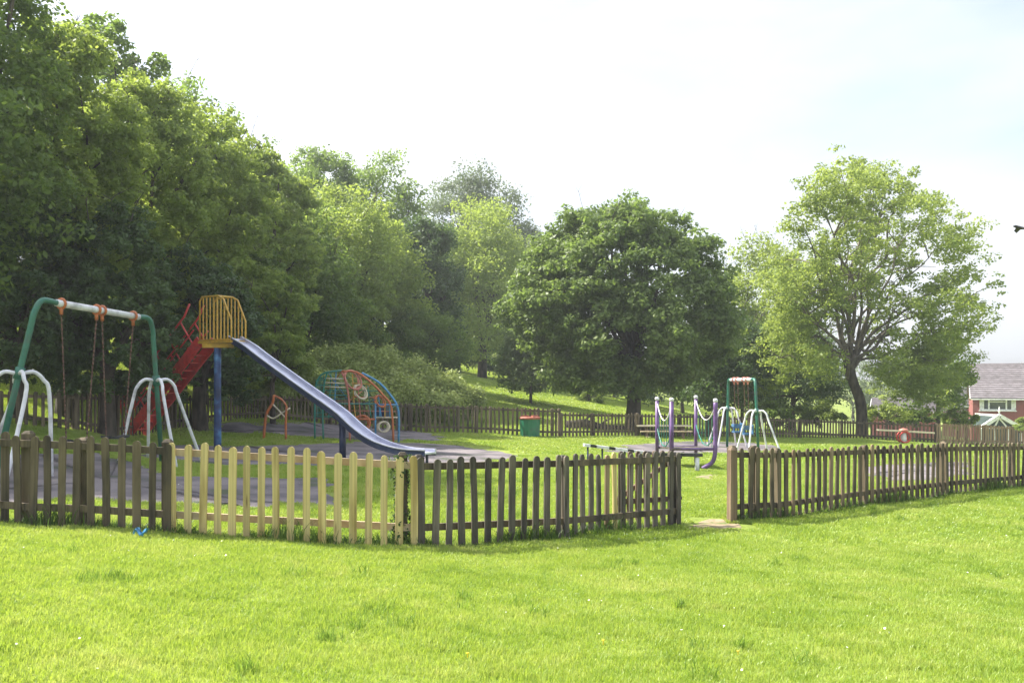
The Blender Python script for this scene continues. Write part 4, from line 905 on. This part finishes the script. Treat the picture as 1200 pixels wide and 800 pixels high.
def agility():
    d = 25.5; root = empty('climbing_bars', (X(322,d), d, gz(X(322,d), d)), 'small orange tubular climber in the shade left of the climbing frame', 'play equipment'); O = root.location
    def T(pts, r, mat, name, dd=0):
        ps = [P(p[0], p[1], d+dd) for p in pts]
        if pts[-1][1] > 500: ps[-1].z = gz(ps[-1].x, ps[-1].y)-.05
        MB(O).tube(smooth_path(ps, 4), r, 7).build(name, M[mat], root, True)
    for dd in (0, .6):
        T([(321,463),(319,473),(312,486),(309,506)], .04, 'orange_paint', 'bent_post', dd); T([(336,476),(335,490),(335,507)], .035, 'orange_paint', 'post', dd)
    T([(312,486),(320,490),(330,484),(340,478)], .025, 'cream_paint', 'bar'); T([(319,473),(326,480),(335,490)], .022, 'cream_paint', 'bar'); T([(321,463),(330,468),(336,476)], .03, 'orange_paint', 'bar', .6)
    for px, py in ((321,463),(336,476),(312,486)): MB(O).tube([P(px,py,d), P(px,py,d+.6)], .022, 6).build('cross_bar', M['yellow_paint'], root)
agility()

def bridge():
    d = 20.5; root = empty('chain_bridge', (X(805,d), d, gz(X(805,d), d)), 'purple-posted wobbly chain bridge left of the far swings', 'play equipment'); O = root.location
    def g0(v): return Vector((v.x, v.y, gz(v.x, v.y)-.05))
    tops = [(770,468,22.2),(787,469,20.9),(815.5,466,23),(838.5,470,20.6)]; T = []
    for i, (px, py, dd) in enumerate(tops):
        t = P(px, py, dd); T.append(t)
        if i < 3: pth = [g0(t), t]
        else:
            k = P(838,530,dd); pth = smooth_path([t, P(838.5,505,dd), P(838,530,dd), P(835,541,dd), P(828,546,dd), P(823,549,dd)], 4)
        MB(O).tube(pth, .052 if i in (1, 3) else .045, 12).build('post', M['purple_paint'], root, True)
        MB(O).lathe(t-Vector((0,0,.02)), [(.054,0),(.056,.05),(.045,.075),(.015,.085)], 12).build('post_cap', M['white_paint'], root, True)
    f = P(823,549,20.6); MB(O).tube([f, g0(f)], .045, 10).build('foot', M['black'], root, True)
    for a, b in ((0, 1), (2, 3)):
        A, B = T[a]-Vector((0,0,.06)), T[b]-Vector((0,0,.1)); m = (A+B)/2; m.z -= .38
        for s in range(2):
            off = Vector((0, 0, -.0 if not s else -.62)); ps = [A.lerp(B, k/12) + off-Vector((0,0,.42*(1-(2*k/12-1)**2))) for k in range(13)]
            MB(O).tube(ps, .013, 6).build('rope', M['white_paint' if not s else 'teal_paint'], root, True)
        for k in range(2, 11, 2):
            p = A.lerp(B, k/12)-Vector((0,0,.42*(1-(2*k/12-1)**2))); q = Vector((p.x, p.y, P(0,524,21.5).z+.03))
            MB(O).tube([p, q], .009, 5).build('net_rope', M['teal_paint'], root)
    MB(O).tube([P(787,526,20.9), P(838,526,20.6)], .032, 8).build('lower_rail', M['purple_paint'], root, True)
    MB(O).tube([P(770,524,22.2), P(815.5,523,23)], .032, 8).build('lower_rail', M['purple_paint'], root, True)
    for k in range(9):
        a = P(790+k*5.4, 526, 20.8); b = P(773+k*5, 523.5, 22.4); MB(O).beam(a, b, .09, .03).build('deck_slat', M['wood_grey'], root)
    MB(O).beam(P(764,532,20), P(823,533,20), .12, .07).build('side_beam', M['black'], root)
    w0 = P(817,536,20); MB(O).tube([w0, g0(w0)], .05, 10).build('stub_post', M['white_paint'], root, True)
bridge()
def balance():
    pts = [P(684,521,19.8), P(764,531,20.0)]; a, b = pts; root = empty('balance_beam', (a.x, a.y, gz(a.x, a.y)), 'black and white striped balance beam behind the grey fence', 'balance beam'); O = root.location
    n = 11
    for k in range(n): MB(O).beam(a.lerp(b, k/n), a.lerp(b, (k+1)/n-.004), .16, .06).build('beam_segment', M['black' if k % 3 == 1 else 'white_paint'], root)
    for t in (.06, .27, .6, .95):
        p = a.lerp(b, t); MB(O).tube([(p.x,p.y,p.z-.03),(p.x,p.y,gz(p.x,p.y)-.05)], .02, 8).build('leg', M['navy_paint'], root, True)
balance()
def bin_():
    p = G(621,511.5); r_ = 12/F*p.y; root = empty('litter_bin', tuple(p), 'round green litter bin with a red rim by the far fence', 'bin'); O = root.location; h = 20.5/F*p.y
    MB(O).lathe(p, [(r_*.93,0),(r_*.95,.02),(r_*.97,h*.5),(r_,h*.95),(r_*1.02,h)], 14).build('body', M['bin_green'], root)
    MB(O).lathe(p+Vector((0,0,h)), [(r_*1.05,.0),(r_*1.07,.06),(r_*.95,.09),(r_*.6,.10),(r_*.5,.05)], 14).build('rim', M['bin_red'], root, True)
    for k in range(6): a = k*1.047; MB(O).box(p+Vector((math.cos(a)*r_*.62, math.sin(a)*r_*.62, h+.11)), (.16,.1,.06), a).build('lid_segment', M['bin_red'], root)
bin_()
def picnic():
    p = G(778,513); d = p.y; root = empty('picnic_table', tuple(p), 'pale wooden picnic table in front of the trunk of the broad tree', 'table'); O = root.location
    xa, xb = X(746,d), X(808,d); g = p.z; zt = P(0,498.5,d).z; ht = zt-g
    for k in range(4): MB(O).beam((xa,d-.3+k*.19,zt),(xb,d-.3+k*.19,zt),.17,.045).build('top_plank', M['cream_paint'], root)  # sunlit tone of the wooden top is put into the cream colour
    for s in (-1, 1): MB(O).beam((xa+.05,d+s*.75,g+ht*.6),(xb-.05,d+s*.75,g+ht*.6),.24,.045).build('seat', M['rail_pale'], root)
    for x in (xa+.35, xb-.35):
        for s in (-1, 1): MB(O).beam((x,d+s*.6,g-.05),(x,d+s*.2,zt-.03),.05,.1,(1,0,0)).build('leg', M['wood_brown'], root)
        MB(O).beam((x+.05,d-.8,g+ht*.56),(x+.05,d+.8,g+ht*.56),.05,.09).build('cross_beam', M['wood_brown'], root)
picnic()
def seesaw():
    p = G(1059,520); d = p.y; root = empty('seesaw', tuple(p), 'seesaw with a pale plank on a red and white round pivot by the far fence', 'seesaw'); O = root.location; x0 = X(1059,d); g = p.z
    a = P(1028,503.5,d); b = P(1094,507,d); zp = P(0,505,d).z
    MB(O).beam(a, b, .22, .06).build('plank', M['cream_paint'], root)
    for s in (-1, 1): 
        MB(O).ring((x0,d+s*.13,(zp+g)/2+.02), (1,0,0), (0,0,1), (zp-g)*.42, .035, 20, 6).build('hoop', M['red_paint'], root, True)
    MB(O).tube([(x0,d,g-.05),(x0,d,zp-.02)], [.14,.1], 10).build('pivot', M['white_paint'], root, True)
    MB(O).lathe((x0,d,zp), [(.2,0),(.17,.08),(.06,.12)], 12).build('pivot_cap', M['salmon_paint'], root, True)
    for e, s in ((a, 1), (b, -1)): q = e+Vector((.35*s,0,.04)); MB(O).tube([q+Vector((0,-.1,0)), q+Vector((0,-.1,.13)), q+Vector((0,.1,.13)), q+Vector((0,.1,0))], .01, 6).build('handle', M['black'], root)
seesaw()
def stakes():
    p = G(1175,519); d = p.y
    MBt = MB().box((p.x, d, p.z+.42), (.12,.12,.95)); o = MBt.build('post', M['white_paint']); tag(o, 'white post in front of the pale brown fence', 'post')
stakes()
def log():
    a = P(664,497,38.5); b = P(752,503,39.5); n = 9; r = random.Random(4)
    ps = [a.lerp(b, k/n)+Vector((0, 0, r.uniform(-.06, .06)+.12*math.sin(k*.7))) for k in range(n+1)]
    for p in ps: p.z = max(p.z, gz(p.x, p.y)+.1)
    root = empty('fallen_trunk', tuple(ps[0]), 'dark fallen trunk lying behind the far fence left of the broad tree', 'log'); O = root.location
    MB(O).tube(smooth_path(ps, 2), [.2-.006*k for k in range(2*n+1)], 9).build('log', M['bark'], root, True)
    for k in (2, 4, 7): p = ps[k]; MB(O).tube([p, p+Vector((.2,.1,.25)), p+Vector((.5,.1,.38))], [.07,.05,.02], 6).build('stub', M['bark'], root, True)
log()
def litter():
    p = G(165,630); r = random.Random(2); vs = []
    n = 7
    for j in range(n):
        for i in range(n): vs.append((p.x+(i/(n-1)-.5)*.12+r.uniform(-.012,.012), p.y+(j/(n-1)-.5)*.09+r.uniform(-.012,.012), p.z+.055+r.uniform(-.02,.03)+.03*math.sin(i*1.3)))
    fs = [(j*n+i, j*n+i+1, (j+1)*n+i+1, (j+1)*n+i) for j in range(n-1) for i in range(n-1)]
    o = mesh_obj('crisp_packet', vs, fs, M['skyblue_paint']); tag(o, 'crumpled blue packet lying on the grass in front of the lower left fence', 'litter')
litter()
def flowers():
    r = np.random.default_rng(31); n = 900; y = 4.5+r.random(n)**.8*12; x = r.uniform(-.6, .6, n)*y
    dn = np.sin(x*1.1+.5)+np.sin(y*1.9+x*.7)+r.normal(0, .5, n); k = dn > .5; x = x[k]; y = y[k]
    z = GZ(np.stack([x, y], 1))+.042; pos = np.stack([x, y, z], 1); n = len(x)
    o = stuff_leaves('clover_flowers', pos, np.tile([0, 0, 1.], (n, 1))+r.normal(size=(n, 3))*.4, .016, M['petal'], r, None, .95); tag(o, 'tiny pale clover heads scattered in the foreground lawn', kind='stuff')
    r2 = random.Random(6)
    for px, py, lb in ((707,760,'topmost small yellow dandelion in the foreground lawn, right of centre'),(548,775,'leftmost small yellow dandelion at the bottom edge of the lawn'),(865,772,'rightmost small yellow dandelion near the bottom edge of the lawn')):
        p = G(px, py)+Vector((0, 0, .045)); o = MB(p).lathe(p, [(.003,-.03),(.004,-.002),(.010,.0),(.009,.005),(.003,.007)], 8).build('dandelion', M['yellow_flower']); o.location = p
        tag(o, lb, 'flower', 'dandelions in the lawn')
M['petal'] = paint('pale_petal', (.7,.7,.6)); M['yellow_flower'] = paint('yellow_petal', (.8,.6,.04))
flowers()
def bird():
    c = P(1195,267,17); root = empty('flying_bird', tuple(c), 'small dark bird flying at the right edge of the sky', 'bird'); O = root.location
    MB(O).tube([c+Vector((-.13,0,.03)), c+Vector((-.09,0,.03)), c+Vector((0,0,0)), c+Vector((.09,0,-.01)), c+Vector((.17,0,0))], [.006,.026,.035,.022,.008], 8).build('body', M['black'], root, True)
    for s in (-1, 1): MB(O).add([c+Vector((-.05,0,.02)), c+Vector((.06,0,.01)), c+Vector((.05,s*.2,-.07)), c+Vector((-.02,s*.16,-.03)), c+Vector((-.05,0,.03)), c+Vector((.06,0,.02))], [(0,1,2,3),(4,3,2,5),(0,3,4),(1,5,2)]).build('wing', M['black'], root)
bird()

# ------------------------------------------------------------------ air
hz = MB().box((0, 330, 22), (840, 700, 74)); 
def haze():
    m, t, o = newmat('haze'); v = t.nodes.new('ShaderNodeVolumePrincipled'); v.inputs['Color'].default_value = (.9,.94,1,1); v.inputs['Density'].default_value = HAZE
    v.inputs['Anisotropy'].default_value = .3; t.links.new(v.outputs[0], o.inputs['Volume']); ob = hz.build('haze', m); tag(ob, 'thin summer haze over the park', kind='stuff')
HAZE = .0009
haze()
